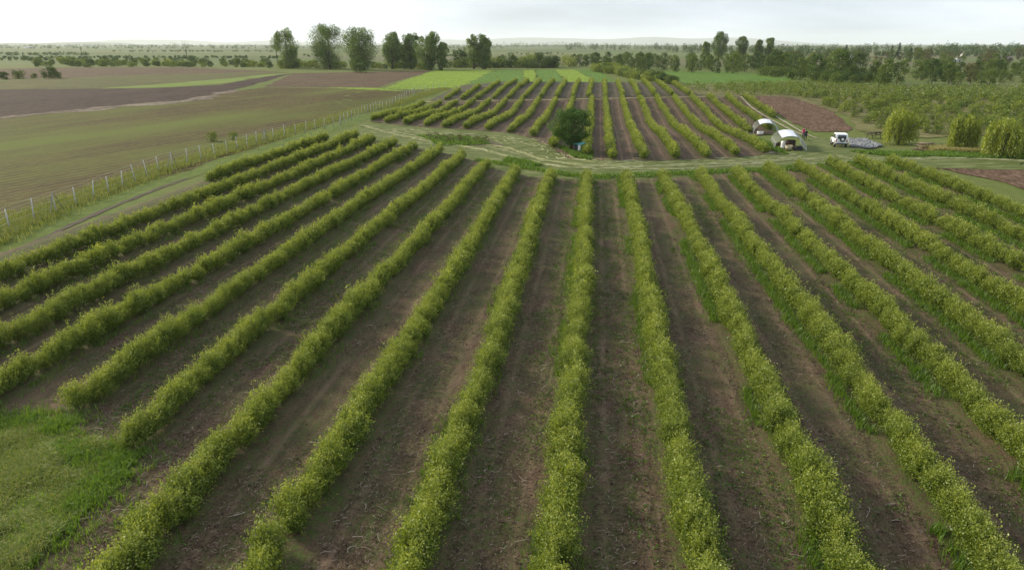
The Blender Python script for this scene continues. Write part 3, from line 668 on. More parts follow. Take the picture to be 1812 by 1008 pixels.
# ------------------------------------------------------------------ far woods and hills
def far_wood(name, rows, seed, mat, label, card=1.3, per=36, wide=1.0):
    """rows: (px0, px1, py, height px, count)"""
    rng = np.random.default_rng(seed); q = Q()
    for x0, x1, py, hp, n in rows:
        for _ in range(n):
            g = G(rng.uniform(x0, x1), py+rng.normal(0, .35)); h = height_px(g, hp)*rng.uniform(.55, 1.2); w = h*rng.uniform(.45, .8)*wide
            c = np.array((g[0], g[1], 2.8+h*.52)); cs = max(card, h*.13)
            crown_leaves(q, [(c+np.array((0, 0, -.12*h)), (w*.55, w*.55, h*.4), per//2), (c+np.array((rng.normal(0, .1*w), 0, .14*h)), (w*.4, w*.4, h*.36), per//2)], cs, rng)
    return tag(q.obj(name, mat), label, 'wood', None, 'stuff')
far_wood('far_wood', [(1390, 1860, 100, 11, 130), (1180, 1860, 94, 12, 260), (1000, 1860, 89, 10, 320), (1660, 1860, 97, 17, 80)], 51, LEAF_WOOD, 'hazy wood along the horizon on the right', 1.2, 44)
far_wood('far_tree_belt', [(-60, 1100, 83.5, 4.2, 620), (-60, 900, 86, 3.2, 160), (880, 1080, 84, 8, 80), (300, 330, 85, 10, 8)], 52, LEAF_WOOD, 'bluish belt of trees along the horizon on the left', 2.2, 26, 2.2)
far_wood('far_hedges', [(-60, 500, 103, 3.5, 110), (0, 160, 98, 5, 50), (900, 1000, 96, 2.5, 20), (200, 500, 92, 3, 60), (500, 900, 100, 3, 40), (0, 480, 107, 5, 60)], 53, LEAF_WOOD, 'low dark hedges crossing the far left plain', 1.0, 30, 1.9)
def hills(name, az0, az1, dist, h, seed, mat, label=None):
    rng = np.random.default_rng(seed); n = 120; az = np.linspace(az0, az1, n); f = np.linspace(0, 1, n)
    H = np.zeros(n)
    for k in range(1, 9): H += np.sin(f*k*5.3+rng.uniform(0, 6.28))/k**1.1
    H = (H-H.min())/(H.max()-H.min()); H = h*(.25+.75*H)*np.clip(np.minimum(f, 1-f)*7, 0, 1)
    V = []
    for r_, hs in ((dist-2200, 0), (dist-900, .55), (dist, 1.0), (dist+1500, .6), (dist+2600, 0)):
        V.append(np.stack([np.sin(az)*r_, np.cos(az)*r_, 2.6+H*hs+(0 if hs in (0, 1) else 0)], 1))
    V = np.concatenate(V); i = np.arange(n-1); F = np.concatenate([np.stack([i+k*n, i+1+k*n, i+1+(k+1)*n, i+(k+1)*n], 1) for k in range(4)])
    q = Q(); q.add(V, F); o = q.obj(name, mat, smooth=True); o['kind'] = 'structure'
HM = field_mat('wooded_hill', [(.05, .075, .03), (.08, .11, .045), (.12, .13, .07)], 0, 2, .002, .01, 2, furrow=0)
def az_of(px): d = ray(px, 78); return math.atan2(d[0], d[1])
hills('hills', az_of(60), az_of(900), 16500, 130, 71, HM)
hills('hills', az_of(640), az_of(1500), 17200, 165, 72, HM)
hills('hills', az_of(-200), az_of(260), 9000, 34, 73, HM)

# ------------------------------------------------------------------ wire fence along the left
def fence():
    P = np.array(GP([(-45, 446), (10, 408), (90, 380), (150, 358), (290, 301), (400, 272), (484, 246), (600, 222), (668, 195), (735, 166), (788, 157)]))
    t = np.concatenate([[0], np.cumsum(np.linalg.norm(np.diff(P, axis=0), axis=1))])
    root = tag(empty('wire_fence', (P[0][0], P[0][1], tz(*P[0]))), 'long wire mesh fence on white concrete posts along the left field', 'fence')
    org = np.array((P[0][0], P[0][1], tz(*P[0])))
    def at(s): return np.array((np.interp(s, t, P[:, 0]), np.interp(s, t, P[:, 1])))
    pq = Q(); pq.box((0, 0, .85), (.085, .085, 2.0), 0, 0, .8); pm = pq.mesh('post', [CONC])
    r = random.Random(2); s = 1.0; i = 0; tops = []
    while s < t[-1]:
        p = at(s); o = bpy.data.objects.new('post', pm); o.location = (p[0]-org[0], p[1]-org[1], tz(*p)-org[2]); o.rotation_euler = (r.gauss(0, .06), r.gauss(0, .06), r.uniform(0, .3)); o.scale = (.95, .95, r.uniform(.82, .98)); link(o, root)
        tops.append((p[0]-org[0], p[1]-org[1], tz(*p)-org[2]))
        if i % 8 == 4:
            d = at(min(s+1, t[-1]))-p; d /= np.linalg.norm(d)+1e-9
            for sg in (-1, 1):
                bq = Q(); a = np.array(tops[-1]); bq.tube([a+np.array((d[0]*.95*sg, d[1]*.95*sg, -.1)), a+np.array((d[0]*.06*sg, d[1]*.06*sg, 1.72))], [.05, .045], 4); bq.obj('brace', CONC, root)
        s += 2.75; i += 1
    tops = np.array(tops)
    for hz in (.15, .6, 1.05, 1.5, 1.78):
        q = Q(); q.tube(tops+np.array((.06, 0, hz)), .006, 3, 0, .5, False); q.obj('wire', WIRE, root)
fence()
def far_fence():
    P = np.array(GP([(1590, 157), (1690, 157), (1812, 159), (1870, 160)])); t = np.concatenate([[0], np.cumsum(np.linalg.norm(np.diff(P, axis=0), axis=1))])
    root = tag(empty('post_fence', (P[0][0], P[0][1], tz(*P[0]))), 'distant fence of grey posts below the right thicket', 'fence')
    q = Q(); q.box((0, 0, .8), (.12, .12, 1.8), 0, 0, .8); me = q.mesh('post', [BARK_PALE]); s = 0; top = []
    while s < t[-1]:
        x, y = np.interp(s, t, P[:, 0]), np.interp(s, t, P[:, 1]); o = bpy.data.objects.new('post', me); o.location = (x-P[0][0], y-P[0][1], tz(x, y)-tz(*P[0])); link(o, root); top.append(tuple(o.location)); s += 2.2
    for hz in (.5, 1.4):
        q = Q(); q.tube(np.array(top)+np.array((.09, 0, hz)), .012, 3, 0, .5, False); q.obj('wire', WIRE, root)
far_fence()

# ------------------------------------------------------------------ grass, weeds, litter
def grass_stuff(name, P, H, W, lean, mat, seed, label, tint=(.5, .2), per=4, spread=.05):
    rng = np.random.default_rng(seed); P = np.repeat(P, per, 0); H = np.repeat(np.broadcast_to(H, (len(P)//per,)), per)*rng.uniform(.6, 1.15, len(P))
    P = P+np.column_stack([rng.normal(0, spread, len(P)), rng.normal(0, spread, len(P)), np.zeros(len(P))])
    P[:, 2] = T(P[:, 0], P[:, 1])-.01
    V, F = blades(P, H, W, lean, rng); q = Q(); tt = np.clip(rng.normal(*tint, len(P)), 0, 1)
    q.add(V, F, 0, np.concatenate([tt, tt])); return tag(q.obj(name, mat), label, 'grass', None, 'stuff')
def vnoise(x, y, s, seed=0):
    """smooth value noise for scattering"""
    rng = np.random.default_rng(seed); g_ = rng.uniform(0, 1, (64, 64)); u = x/s; v = y/s
    i = np.floor(u).astype(int); j = np.floor(v).astype(int); a = u-i; b = v-j; a = a*a*(3-2*a); b = b*b*(3-2*b)
    f = lambda p, q_: g_[p % 64, q_ % 64]
    return (f(i, j)*(1-a)+f(i+1, j)*a)*(1-b)+(f(i, j+1)*(1-a)+f(i+1, j+1)*a)*b
rng = np.random.default_rng(77)
pts = []
for k in range(-10, 10):           # bright grass along the left foot of the rows, most on the right-hand side
    x = X0+S*k; y0 = starts.get(k, max(9.0, abs(x)*.6 if k < 0 else x*.72-3)); y1 = near_far(x)
    n = int((y1-y0)*(50 if k >= 2 else 30 if k >= 0 else 20)); y = rng.uniform(y0, y1, n); xx = x-.62+rng.normal(0, .20, n)
    keep = vnoise(xx+k*31, y, 3.2, 5) > (.34 if k >= 3 else .46 if k >= 0 else .60); pts.append(np.column_stack([xx, y, 0*y])[keep])
    n2 = n//3; y = rng.uniform(y0, y1, n2); xx = x+.6+rng.normal(0, .14, n2); keep = vnoise(xx+k*17, y, 2.6, 6) > .62; pts.append(np.column_stack([xx, y, 0*y])[keep])
P = np.concatenate(pts)
grass_stuff('row_grass', P, .38, .022, .35, LEAF_WEED, 1, 'bright green grass growing along the foot of the bush rows', (.55, .22), 4, .06)
# low weeds in the alleys
n = 110000; x = rng.uniform(-38, 34, n); y = 9+64*rng.uniform(0, 1, n)**1.3
u = (x-X0+S/2) % S-S/2
side = np.where((u < -.85) & (u > -1.75), .17, 0)*np.clip((x+12)/12, .3, 1)
keep = (vnoise(x, y*.45, .8, 8)*.5+vnoise(x, y*.4, 4.5, 9)*.7+side > .69) & (np.abs(u) > .7) & (y < np.interp(x, NFX, NFY)) & (np.abs(x) < 2+y*.85)
x, y = x[keep], y[keep]; m = len(x)
q = Q(); P = np.column_stack([x, y, T(x, y)+.01]); P = np.repeat(P, 4, 0)+np.column_stack([rng.normal(0, .06, 4*m), rng.normal(0, .06, 4*m), np.abs(rng.normal(.02, .02, 4*m))])
D = np.column_stack([rng.normal(0, 1, 4*m), rng.normal(0, 1, 4*m), rng.uniform(.1, .7, 4*m)]); V, F = leaf_quads(P, D, rng.uniform(.05, .12, 4*m), .45, rng)
q.add(V, F, 0, np.clip(rng.normal(.35, .2, 4*m), 0, 1)); tag(q.obj('alley_weeds', LEAF_WEED), 'low dark green weeds scattered in the soil alleys', 'weeds', None, 'stuff')
# pruned twigs, straw and clods on the soil
def litter(name, n, seed, L0, L1, w, mat, label, ymax, cat):
    rng = np.random.default_rng(seed); x = rng.uniform(-30, 30, n*2); y = 9+(ymax-9)*rng.uniform(0, 1, n*2)**1.6
    u = (x-X0+S/2) % S-S/2; k = (np.abs(u) > .75) & (np.abs(x) < 2+y*.8) & (y < np.interp(x, NFX, NFY)-1) & (vnoise(x, y*.3, 1.3, 3) > .3); x, y = x[k][:n], y[k][:n]; n = len(x)
    a = rng.uniform(0, math.pi, n); L_ = rng.uniform(L0, L1, n)**1; bend = rng.normal(0, .6, n)
    z = T(x, y)+.02+np.abs(rng.normal(0, .015, n)); V = []
    pts = []
    for j, t in enumerate((-.5, -.17, .17, .5)):
        aa = a+bend*t; pts.append(np.column_stack([x+np.cos(aa)*L_*t, y+np.sin(aa)*L_*t, z+.02*(j in (1, 2))]))
    wv = np.column_stack([-np.sin(a), np.cos(a), np.zeros(n)])*w; V = np.stack([p_ for p in pts for p_ in (p-wv, p+wv+np.array((0, 0, .006)))], 1)
    i = np.arange(n)*8; F = np.concatenate([np.stack([i+2*j, i+2*j+1, i+2*j+3, i+2*j+2], 1) for j in range(3)])
    q = Q(); tt = rng.uniform(0, 1, n); q.add(V.reshape(-1, 3), F, 0, np.concatenate([tt]*3)); return tag(q.obj(name, mat), label, cat, None, 'stuff')
def tintmat(name, stops):
    k = NT(name); return k.surf(k.ramp(k.attr('tint'), stops), .95, .1)
TWIG = tintmat('dry_twig', [(0, (.030, .020, .014)), (.4, (.075, .052, .036)), (.75, (.145, .103, .074)), (1, (.25, .19, .145))])
litter('fallen_straw', 76000, 1, .05, .19, .010, TWIG, 'dry straw and leaf litter strewn over the soil alleys', 46, 'litter')
litter('pruned_twigs', 1300, 2, .18, .48, .010, tintmat('pale_twig', [(0, (.15, .115, .09)), (1, (.34, .28, .22))]), 'pale pruned twigs lying in the soil alleys', 60, 'litter')
n = 34000; x = rng.uniform(-30, 30, n); y = 9+48*rng.uniform(0, 1, n)**1.4; u = (x-X0+S/2) % S-S/2
k_ = (np.abs(u) > .8) & (np.abs(x) < 2+y*.8); x, y = x[k_], y[k_]; m = len(x); r = np.abs(rng.normal(0, .022, m))+.015
oc = np.array([(1, 0, 0), (0, 1, 0), (-1, 0, 0), (0, -1, 0), (.1, .1, .8)]); V = (oc[None]*(1+rng.normal(0, .25, (m, 5, 3))))*r[:, None, None]+np.column_stack([x, y, T(x, y)])[:, None]
i = np.arange(m)*5; F = np.concatenate([np.stack([i, i+1, i+2, i+4], 1), np.stack([i+2, i+3, i, i+4], 1)])
q = Q(); tt = rng.uniform(0, .8, m); q.add(V.reshape(-1, 3), F, 0, np.concatenate([tt, tt])); tag(q.obj('soil_clods', tintmat('soil_clod', [(0, (.05, .035, .024)), (1, (.14, .098, .068))])), 'small brown soil clods in the alleys', 'soil', None, 'stuff')
# grass corner bottom left
corner = GP([(-260, 735), (0, 742), (60, 735), (120, 745), (180, 785), (222, 825), (180, 872), (110, 935), (30, 1030), (-260, 1030)])
sheet('grass_corner', corner, grass_mat('corner_grass', (.075, .11, .018), (.14, .17, .035), (.24, .22, .10), .4, .8, .5, 2), .03, .5, .35)
C = np.array(corner); n = 34000; p = np.column_stack([rng.uniform(-24, C[:, 0].max(), n), rng.uniform(C[:, 1].min(), C[:, 1].max(), n)]); p = p[inside(p, corner)]
grass_stuff('corner_grass', np.column_stack([p, 0*p[:, 0]]), .06+.2*vnoise(p[:, 0], p[:, 1], .9, 4)*vnoise(p[:, 0], p[:, 1], 2.3, 5)*2, .018, .6, LEAF_CORNER, 3, 'short mown grass in the bottom left corner', (.62, .25), 4, .06)
pt = []
for (a, b), nn in (((50, 742), 160), ((110, 752), 260), ((170, 800), 320), ((215, 815), 300), ((150, 890), 200), ((185, 850), 260), ((0, 748), 120), ((100, 950), 120), ((130, 800), 200)):
    g = G(a, b); pt.append(np.column_stack([rng.normal(g[0], .38, nn), rng.normal(g[1], .38, nn), np.zeros(nn)]))
pt += [np.column_stack([rng.normal(G(a, b)[0], 1.1, 150), rng.normal(G(a, b)[1], .9, 150), np.zeros(150)]) for a, b in ((215, 820), (150, 900), (70, 980), (90, 745))]
grass_stuff('tall_grass_tufts', np.concatenate(pt), .27, .022, .45, LEAF_WEED, 4, 'tall bright grass tufts along the edge of the grassy corner', (.65, .2), 4, .05)
# meadow grass along the fence
Pf = np.array(GP([(-45, 440), (90, 376), (290, 300), (484, 243), (668, 192), (788, 156)])); s_ = rng.uniform(0, 1, 20000)**.8*(len(Pf)-1); i = np.minimum(s_.astype(int), len(Pf)-2); f = (s_-i)[:, None]
p = Pf[i]*(1-f)+Pf[i+1]*f; p = p+np.column_stack([rng.normal(-.6, 1.1, len(p)), rng.normal(0, .4, len(p))])
grass_stuff('fence_grass', np.column_stack([p, 0*p[:, 0]]), .22+.32*vnoise(p[:, 0], p[:, 1], 5, 2), .04, .45, LEAF_GRASS_DRY, 5, 'tall yellowish meadow grass along the wire fence', (.45, .25), 3, .12)
# taller grass on the track islands, round the tree and on the right bank
pt = []
for poly, nn in (([(985, 258), (1015, 278), (1045, 284), (1050, 268), (1010, 262)], 1500), ([(740, 240), (850, 244), (870, 256), (780, 258)], 1500), ([(1500, 268), (1812, 268), (1812, 282), (1560, 276)], 3500), ([(1330, 240), (1372, 258), (1395, 274), (1350, 262)], 1200), ([(900, 278), (960, 292), (940, 296), (890, 286)], 700), ([(840, 285), (1040, 318), (1400, 302), (1400, 296), (1040, 311), (850, 282)], 2500)):
    pp = GP(poly); A = np.array(pp); p = np.column_stack([rng.uniform(A[:, 0].min(), A[:, 0].max(), nn*4), rng.uniform(A[:, 1].min(), A[:, 1].max(), nn*4)]); p = p[inside(p, pp)][:nn]; pt.append(np.column_stack([p, 0*p[:, 0]]))
P = np.concatenate(pt); grass_stuff('bank_grass', P, .35, .06, .4, LEAF_WEED, 6, 'rank green grass round the tree and along the tracks', (.5, .25), 3, .12)
def hay_streaks():
    rng = np.random.default_rng(12); V = []; T_ = []
    lines = ([(640, 222), (700, 238), (760, 250), (850, 264), (930, 284), (1000, 296), (1110, 299), (1200, 299), (1310, 292), (1400, 283), (1480, 279)], [(690, 228), (780, 236), (880, 243), (960, 258), (1000, 278), (1060, 288), (1140, 290), (1300, 285), (1420, 276)], [(700, 240), (820, 250), (900, 262), (960, 283), (1030, 293), (1140, 295), (1300, 289), (1420, 280)], [(1440, 290), (1560, 283), (1680, 279), (1812, 284)])
    for li, px in enumerate(lines):
        P = np.array(GP(px)); n = (700, 450, 700, 350)[li]; s = rng.uniform(0, len(P)-1.001, n); i = s.astype(int); f = (s-i)[:, None]; d = unit(np.column_stack([P[i+1]-P[i], np.zeros(n)]))[:, :2]; nn = np.stack([-d[:, 1], d[:, 0]], 1)
        c = P[i]*(1-f)+P[i+1]*f+nn*rng.normal(0, (.22, 1.6, .22, .3)[li], n)[:, None]; a = rng.normal(0, .22, n); d = np.stack([d[:, 0]*np.cos(a)-d[:, 1]*np.sin(a), d[:, 0]*np.sin(a)+d[:, 1]*np.cos(a)], 1); nn = np.stack([-d[:, 1], d[:, 0]], 1)
        L_ = rng.uniform(.3, 1.1, n)[:, None]; w = rng.uniform(.04, .13, n)[:, None]
        Q4 = np.stack([c-d*L_, c+nn*w, c+d*L_, c-nn*w], 1); z = T(Q4[..., 0], Q4[..., 1])+.01+np.array([0, .05, 0, 0])
        V.append(np.concatenate([Q4, z[..., None]], 2)); T_.append(rng.uniform(0, 1, n))
    V = np.concatenate(V); q = Q(); q.add(V.reshape(-1, 3), np.arange(len(V)*4).reshape(-1, 4), 0, np.concatenate(T_))
    tag(q.obj('mown_hay', tintmat('mown_hay', [(0, (.13, .145, .05)), (.6, (.20, .205, .09)), (1, (.32, .31, .18))])), 'pale mown hay lying in streaks along the grass tracks', 'hay', None, 'stuff')
hay_streaks()
# brushy hollow between the tracks
shrub_mass('bramble_patch', [(750, 242), (800, 239), (868, 247), (862, 255), (790, 252)], 46, 33, .6, LEAF_OLIVE, 'low brown and green bramble patch in the grass between the tracks', 'brambles', .16, 60)
sheet('bare_hollow', GP([(745, 243), (790, 239), (830, 243), (870, 249), (890, 258), (850, 258), (780, 251)]), plain('hollow_earth', (.10, .075, .055), .95, .1, .4, 1.2), .0, 1.2, .5)
sheet('ditch_bank', GP([(1610, 262), (1680, 258), (1760, 264), (1812, 262), (1860, 262), (1860, 272), (1760, 274), (1660, 270)]), plain('dry_bank_earth', (.16, .115, .085), .95, .1, .35, .8), .0, 1.5, .4)
pp = GP([(1625, 262), (1700, 264), (1760, 271), (1720, 272), (1650, 268)]); A = np.array(pp); p = np.column_stack([rng.uniform(A[:, 0].min(), A[:, 0].max(), 6000), rng.uniform(A[:, 1].min(), A[:, 1].max(), 6000)]); p = p[inside(p, pp)][:1600]
grass_stuff('dry_reeds', np.column_stack([p, 0*p[:, 0]]), .7, .05, .3, LEAF_GRASS_DRY, 8, 'dry straw-coloured reeds in the ditch between the willows', (.95, .12), 3, .1)

# ------------------------------------------------------------------ things by the tracks
# teal hut
g = G(1026, 268); hut = tag(empty('small_hut', (g[0], g[1], tz(*g)), math.radians(-28)), 'small teal hut with white front panel and dark doorway under the round tree', 'hut')
q = Q(); q.box((0, .08, .48), (1.05, 1.5, .92)); q.obj('body', TEAL, hut)
q = Q(); q.box((.30, -.70, .48), (.38, .05, .92)); q.obj('front_panel', OFFW, hut)
q = Q(); q.box((-.22, -.69, .46), (.55, .04, .82)); q.obj('doorway', BLACK, hut)
q = Q(); q.add([(-.62, -.85, .96), (.62, -.85, .96), (.62, .95, 1.08), (-.62, .95, 1.08), (-.62, -.85, 1.0), (.62, -.85, 1.0), (.62, .95, 1.12), (-.62, .95, 1.12)], [(0, 3, 2, 1), (4, 5, 6, 7), (0, 1, 5, 4), (1, 2, 6, 5), (2, 3, 7, 6), (3, 0, 4, 7)]); q.obj('roof', plain('pale_teal_roof', (.12, .42, .38), .6, .3, .1, 3), hut)

# hoop tunnels
HOOP = plain('grey_hoop_pipe', (.42, .43, .38), .5, .4, .1, 5)
def tunnel(px, py, rz, w, h, ln, nr, label, cov=(.32, .64)):
    g = G(px, py); root = tag(empty('hoop_tunnel', (g[0], g[1], tz(*g)), rz), label, 'tunnel', 'hoop tunnels by the track')
    A = np.linspace(0, math.pi, 17); arc = np.stack([-np.cos(A)*w/2, 0*A, h*np.sin(A)**.82], 1)
    for i in range(nr):
        y = ln*i/(nr-1); q = Q(); q.tube(arc+np.array((0, y, 0)), .034, 6); q.obj('hoop', HOOP, root, True)
    for f in (.18, .34, .5, .66, .82):
        k = int(f*16); q = Q(); q.tube([arc[k]+np.array((0, -.02, -.05)), arc[k]+np.array((0, ln+.02, -.05))], .022, 5); q.obj('purlin', STEEL, root)
    k0, k1 = int(cov[0]*16), int(cov[1]*16)
    B = np.stack([-np.cos(A)*(w/2+.06), 0*A, (h+.07)*np.sin(A)**.82], 1)[k0:k1+1]; n = len(B); ny = 9; V = []
    rg = np.random.default_rng(int(px))
    for j in range(ny):
        y = -.05+(ln+.1)*j/(ny-1); sag = -.035*(j % 2); V.append(B+np.array((0, y, sag)))
    V = np.concatenate(V); V = np.concatenate([V, V-np.array((0, 0, .012))]); nn = n*ny
    i = np.array([j*n+k for j in range(ny-1) for k in range(n-1)]); F = np.stack([i, i+1, i+1+n, i+n], 1); F = np.concatenate([F, F[:, ::-1]+nn])
    q = Q(); q.add(V, F); q.obj('cover', PLAST_W, root, True)
    return root, g
t1, g1 = tunnel(1398, 266, math.radians(-9), 3.9, 1.75, 7.5, 8, 'nearer hoop tunnel with white film on top and clutter inside')
t2, g2 = tunnel(1356, 238, math.radians(-9), 3.9, 1.75, 6.5, 6, 'farther hoop tunnel, behind the nearer one, white film on top')
def local(g, rz, x, y): c, s = math.cos(rz), math.sin(rz); return g[0]+x*c-y*s, g[1]+x*s+y*c
def crate(name, g, rz, lx, ly, d, mat, label, cat, z=0.0, slats=3):
    x, y = local(g, rz, lx, ly); r = tag(empty(name, (x, y, tz(x, y)+z), rz+.1), label, cat)
    hh = d[2]/slats
    for i in range(slats):
        zc = hh*(i+.5)
        q = Q(); q.box((0, -d[1]/2, zc), (d[0], .03, hh*.82)); q.box((0, d[1]/2, zc), (d[0], .03, hh*.82)); q.box((-d[0]/2, 0, zc), (.03, d[1]-.031, hh*.82)); q.box((d[0]/2, 0, zc), (.03, d[1]-.031, hh*.82)); q.obj('slat', mat, r)
    q = Q(); q.box((0, 0, .02), (d[0]-.04, d[1]-.04, .03)); q.obj('base', mat, r)
    for sx in (-1, 1):
        for sy in (-1, 1):
            q = Q(); q.box((sx*(d[0]/2-.05), sy*(d[1]/2-.05), d[2]/2), (.05, .05, d[2]*.98)); q.obj('corner_post', mat, r)
RZ = math.radians(-9)
crate('wooden_crate', g1, RZ, .15, 1.8, (1.05, .8, .75), WOOD_D, 'brown wooden crate standing in the nearer tunnel', 'crate', .35)
crate('wooden_pallet_box', g1, RZ, .1, 1.9, (1.2, 1.0, .34), WOOD, 'pale low wooden box under the brown crate', 'box', 0, 2)
crate('plastic_crate', g1, RZ, 1.0, .35, (.95, .7, .5), BLACK, 'black plastic crate at the mouth of the nearer tunnel', 'crate')
crate('storage_box', g1, RZ, -1.35, 2.6, (.9, .7, .6), WOOD_D, 'dark box by the left side of the nearer tunnel', 'box')
crate('storage_box', g2, RZ, -.9, .6, (.9, .6, .4), OFFW, 'whitish box at the left foot of the farther tunnel', 'box')
crate('wooden_pallet_box', g2, RZ, .3, 1.0, (1.6, .9, .35), WOOD, 'long low wooden box inside the farther tunnel', 'box')
def lathe(prof, n=14):
    V = []; F = []
    for r, z in prof:
        for k in range(n): w = 2*math.pi*k/n; V.append((r*math.cos(w), r*math.sin(w), z))
    for i in range(len(prof)-1):
        for k in range(n): a = i*n+k; b = i*n+(k+1) % n; F.append((a, b, b+n, a+n))
    return V, F
x, y = local(g1, RZ, -.15, .45); tub = tag(empty('round_tub', (x, y, tz(x, y))), 'beige round tub at the mouth of the nearer tunnel', 'tub')
q = Q(); q.add(*lathe([(0.001, 0), (.40, 0), (.47, .55), (.43, .55), (.37, .06), (.001, .05)])); q.obj('wall', TUB, tub, True)
q = Q(); q.tube([(.48*math.cos(a), .48*math.sin(a), .55) for a in np.linspace(0, 2*math.pi, 17)], .025, 5, 0, .5, False); q.obj('rim', TUB, tub, True)
x, y = local(g1, RZ, -.75, 1.7); can = tag(empty('water_canister', (x, y, tz(x, y)+.0)), 'white plastic barrel behind the tub in the nearer tunnel', 'barrel')
q = Q(); q.add(*lathe([(.001, 0), (.28, 0), (.31, .08), (.31, .40), (.29, .43), (.31, .46), (.31, .82), (.25, .92), (.001, .94)])); q.obj('body', OFFW, can, True)
q = Q(); q.add(*lathe([(.001, .93), (.07, .93), (.07, 1.0), (.001, 1.0)])); q.obj('cap', BLACK, can, True)

# people: one continuous skinned body each
SKIN = plain('skin', (.50, .31, .22), .6, .3, .06, 5); PINK = plain('pink_jacket', (.52, .045, .16), .85, .2, .12, 9); DARKC = plain('black_jacket', (.016, .016, .022), .85, .2, .15, 9)
JEANS = plain('dark_trousers', (.03, .034, .05), .9, .15, .15, 9); HAIR = plain('dark_hair', (.03, .02, .015), .6, .3, .2, 20); SHOE = plain('dark_shoe', (.03, .027, .025), .7, .3, .1, 9)
def person(px, py, rz, top, label, hgt=1.72, hairm=HAIR, pose=0):
    g = G(px, py); root = tag(empty('person', (g[0], g[1], tz(*g)), rz), label, 'person')
    V = {'pel': (0, 0, .95), 'sp': (0, 0, 1.14), 'ch': (0, .01, 1.34), 'nk': (0, 0, 1.48), 'hd': (0, -.02, 1.60), 'tp': (0, -.01, 1.69)}
    R = {'pel': (.15, .11), 'sp': (.145, .105), 'ch': (.17, .12), 'nk': (.06, .06), 'hd': (.082, .10), 'tp': (.06, .07)}
    E = [('pel', 'sp'), ('sp', 'ch'), ('ch', 'nk'), ('nk', 'hd'), ('hd', 'tp')]
    for sd, sx in (('l', -1), ('r', 1)):
        fw = (-.25 if pose and sx > 0 else -.02)
        V.update({'hip'+sd: (sx*.10, 0, .88), 'kn'+sd: (sx*.11, -.03-.04*sx, .50), 'an'+sd: (sx*.115, .03-.03*sx, .09), 'to'+sd: (sx*.13, -.13-.03*sx, .04), 'sh'+sd: (sx*.19, .01, 1.40), 'el'+sd: (sx*.26, .03+fw*.1, 1.13), 'wr'+sd: (sx*.24, -.06+fw, .90 if fw > -.1 else 1.08), 'pm'+sd: (sx*.235, -.08+fw*1.15, .83 if fw > -.1 else 1.10)})
        R.update({'hip'+sd: (.095, .095), 'kn'+sd: (.06, .06), 'an'+sd: (.042, .045), 'to'+sd: (.04, .03), 'sh'+sd: (.065, .065), 'el'+sd: (.045, .045), 'wr'+sd: (.028, .028), 'pm'+sd: (.034, .02)})
        E += [('pel', 'hip'+sd), ('hip'+sd, 'kn'+sd), ('kn'+sd, 'an'+sd), ('an'+sd, 'to'+sd), ('ch', 'sh'+sd), ('sh'+sd, 'el'+sd), ('el'+sd, 'wr'+sd), ('wr'+sd, 'pm'+sd)]
        pm = V['pm'+sd]; dn = -1 if fw > -.1 else 0
        for f_, (ox, oy, ln) in enumerate(((0, -.045, .05), (0, -.03, .075), (0, -.01, .085), (0, .01, .078), (0, .03, .06))):
            b = (pm[0]-sx*.004, pm[1]+oy*.7, pm[2]); e = (pm[0]-sx*.02, pm[1]+oy*1.3-(ln if dn == 0 else .01), pm[2]+(dn*ln))
            V[f'f{f_}{sd}'] = e; R[f'f{f_}{sd}'] = (.009, .009); E.append(('pm'+sd, f'f{f_}{sd}'))
    names = list(V); me = bpy.data.meshes.new('body'); me.from_pydata([V[n_] for n_ in names], [(names.index(a), names.index(b)) for a, b in E], [])
    o = bpy.data.objects.new('body', me); COL.objects.link(o)
    md = o.modifiers.new('skin', 'SKIN'); md.use_smooth_shade = True
    for i_, n_ in enumerate(names):
        me.skin_vertices[0].data[i_].radius = R[n_]; me.skin_vertices[0].data[i_].use_root = n_ == 'pel'
    sb = o.modifiers.new('sub', 'SUBSURF'); sb.levels = sb.render_levels = 1
    dg = bpy.context.evaluated_depsgraph_get(); m2 = bpy.data.meshes.new_from_object(o.evaluated_get(dg)); o.modifiers.clear(); o.data = m2; bpy.data.meshes.remove(me)
    m2.materials.clear()
    for m_ in (SKIN, top, JEANS, SHOE): m2.materials.append(m_)
    for p in m2.polygons:
        c = p.center; hand = abs(c.x) > .19 and (c.z < .89 or (pose and c.y < -.29 and c.x > .15)) and c.z > .7
        p.material_index = 0 if c.z > 1.47 or hand else (3 if c.z < .085 else 2 if c.z < .90 and abs(c.x) < .21 else 1); p.use_smooth = True
    o.parent = root; o.scale = (hgt/1.74,)*3
    q = Q(); rr = [(.001, .125), (.05, .12), (.085, .09), (.10, .03), (.097, -.03), (.08, -.075)]
    Vh, Fh = lathe(rr, 12); Vh = [(a, b+.022, c+1.615) for a, b, c in Vh]; Fh = [f for f in Fh if not (sum(Vh[i_][2] for i_ in f)/4 < 1.63 and sum(Vh[i_][1] for i_ in f)/4 < -.01)]
    q.add(Vh, Fh); h = q.obj('hair', hairm, root, True); h.scale = o.scale
    fq = Q()
    for sx in (-1, 1): fq.box((sx*.032, -.108, 1.612), (.022, .012, .01))
    fq.obj('eyes', BLACK, root).scale = o.scale
    fq = Q(); fq.add([(-.014, -.112, 1.575), (.014, -.112, 1.575), (.006, -.112, 1.61), (-.006, -.112, 1.61), (-.012, -.135, 1.578), (.012, -.135, 1.578), (.004, -.118, 1.61), (-.004, -.118, 1.61)], [(4, 5, 6, 7), (0, 1, 5, 4), (1, 2, 6, 5), (3, 0, 4, 7)]); fq.obj('nose', SKIN, root).scale = o.scale
    return root
person(1424.5, 250, math.radians(150), DARKC, 'person in black jacket and dark trousers standing beside the nearer tunnel', 1.72, pose=1)
person(1420.5, 246, math.radians(40), PINK, 'person in a pink top standing just behind the one in black', 1.78)

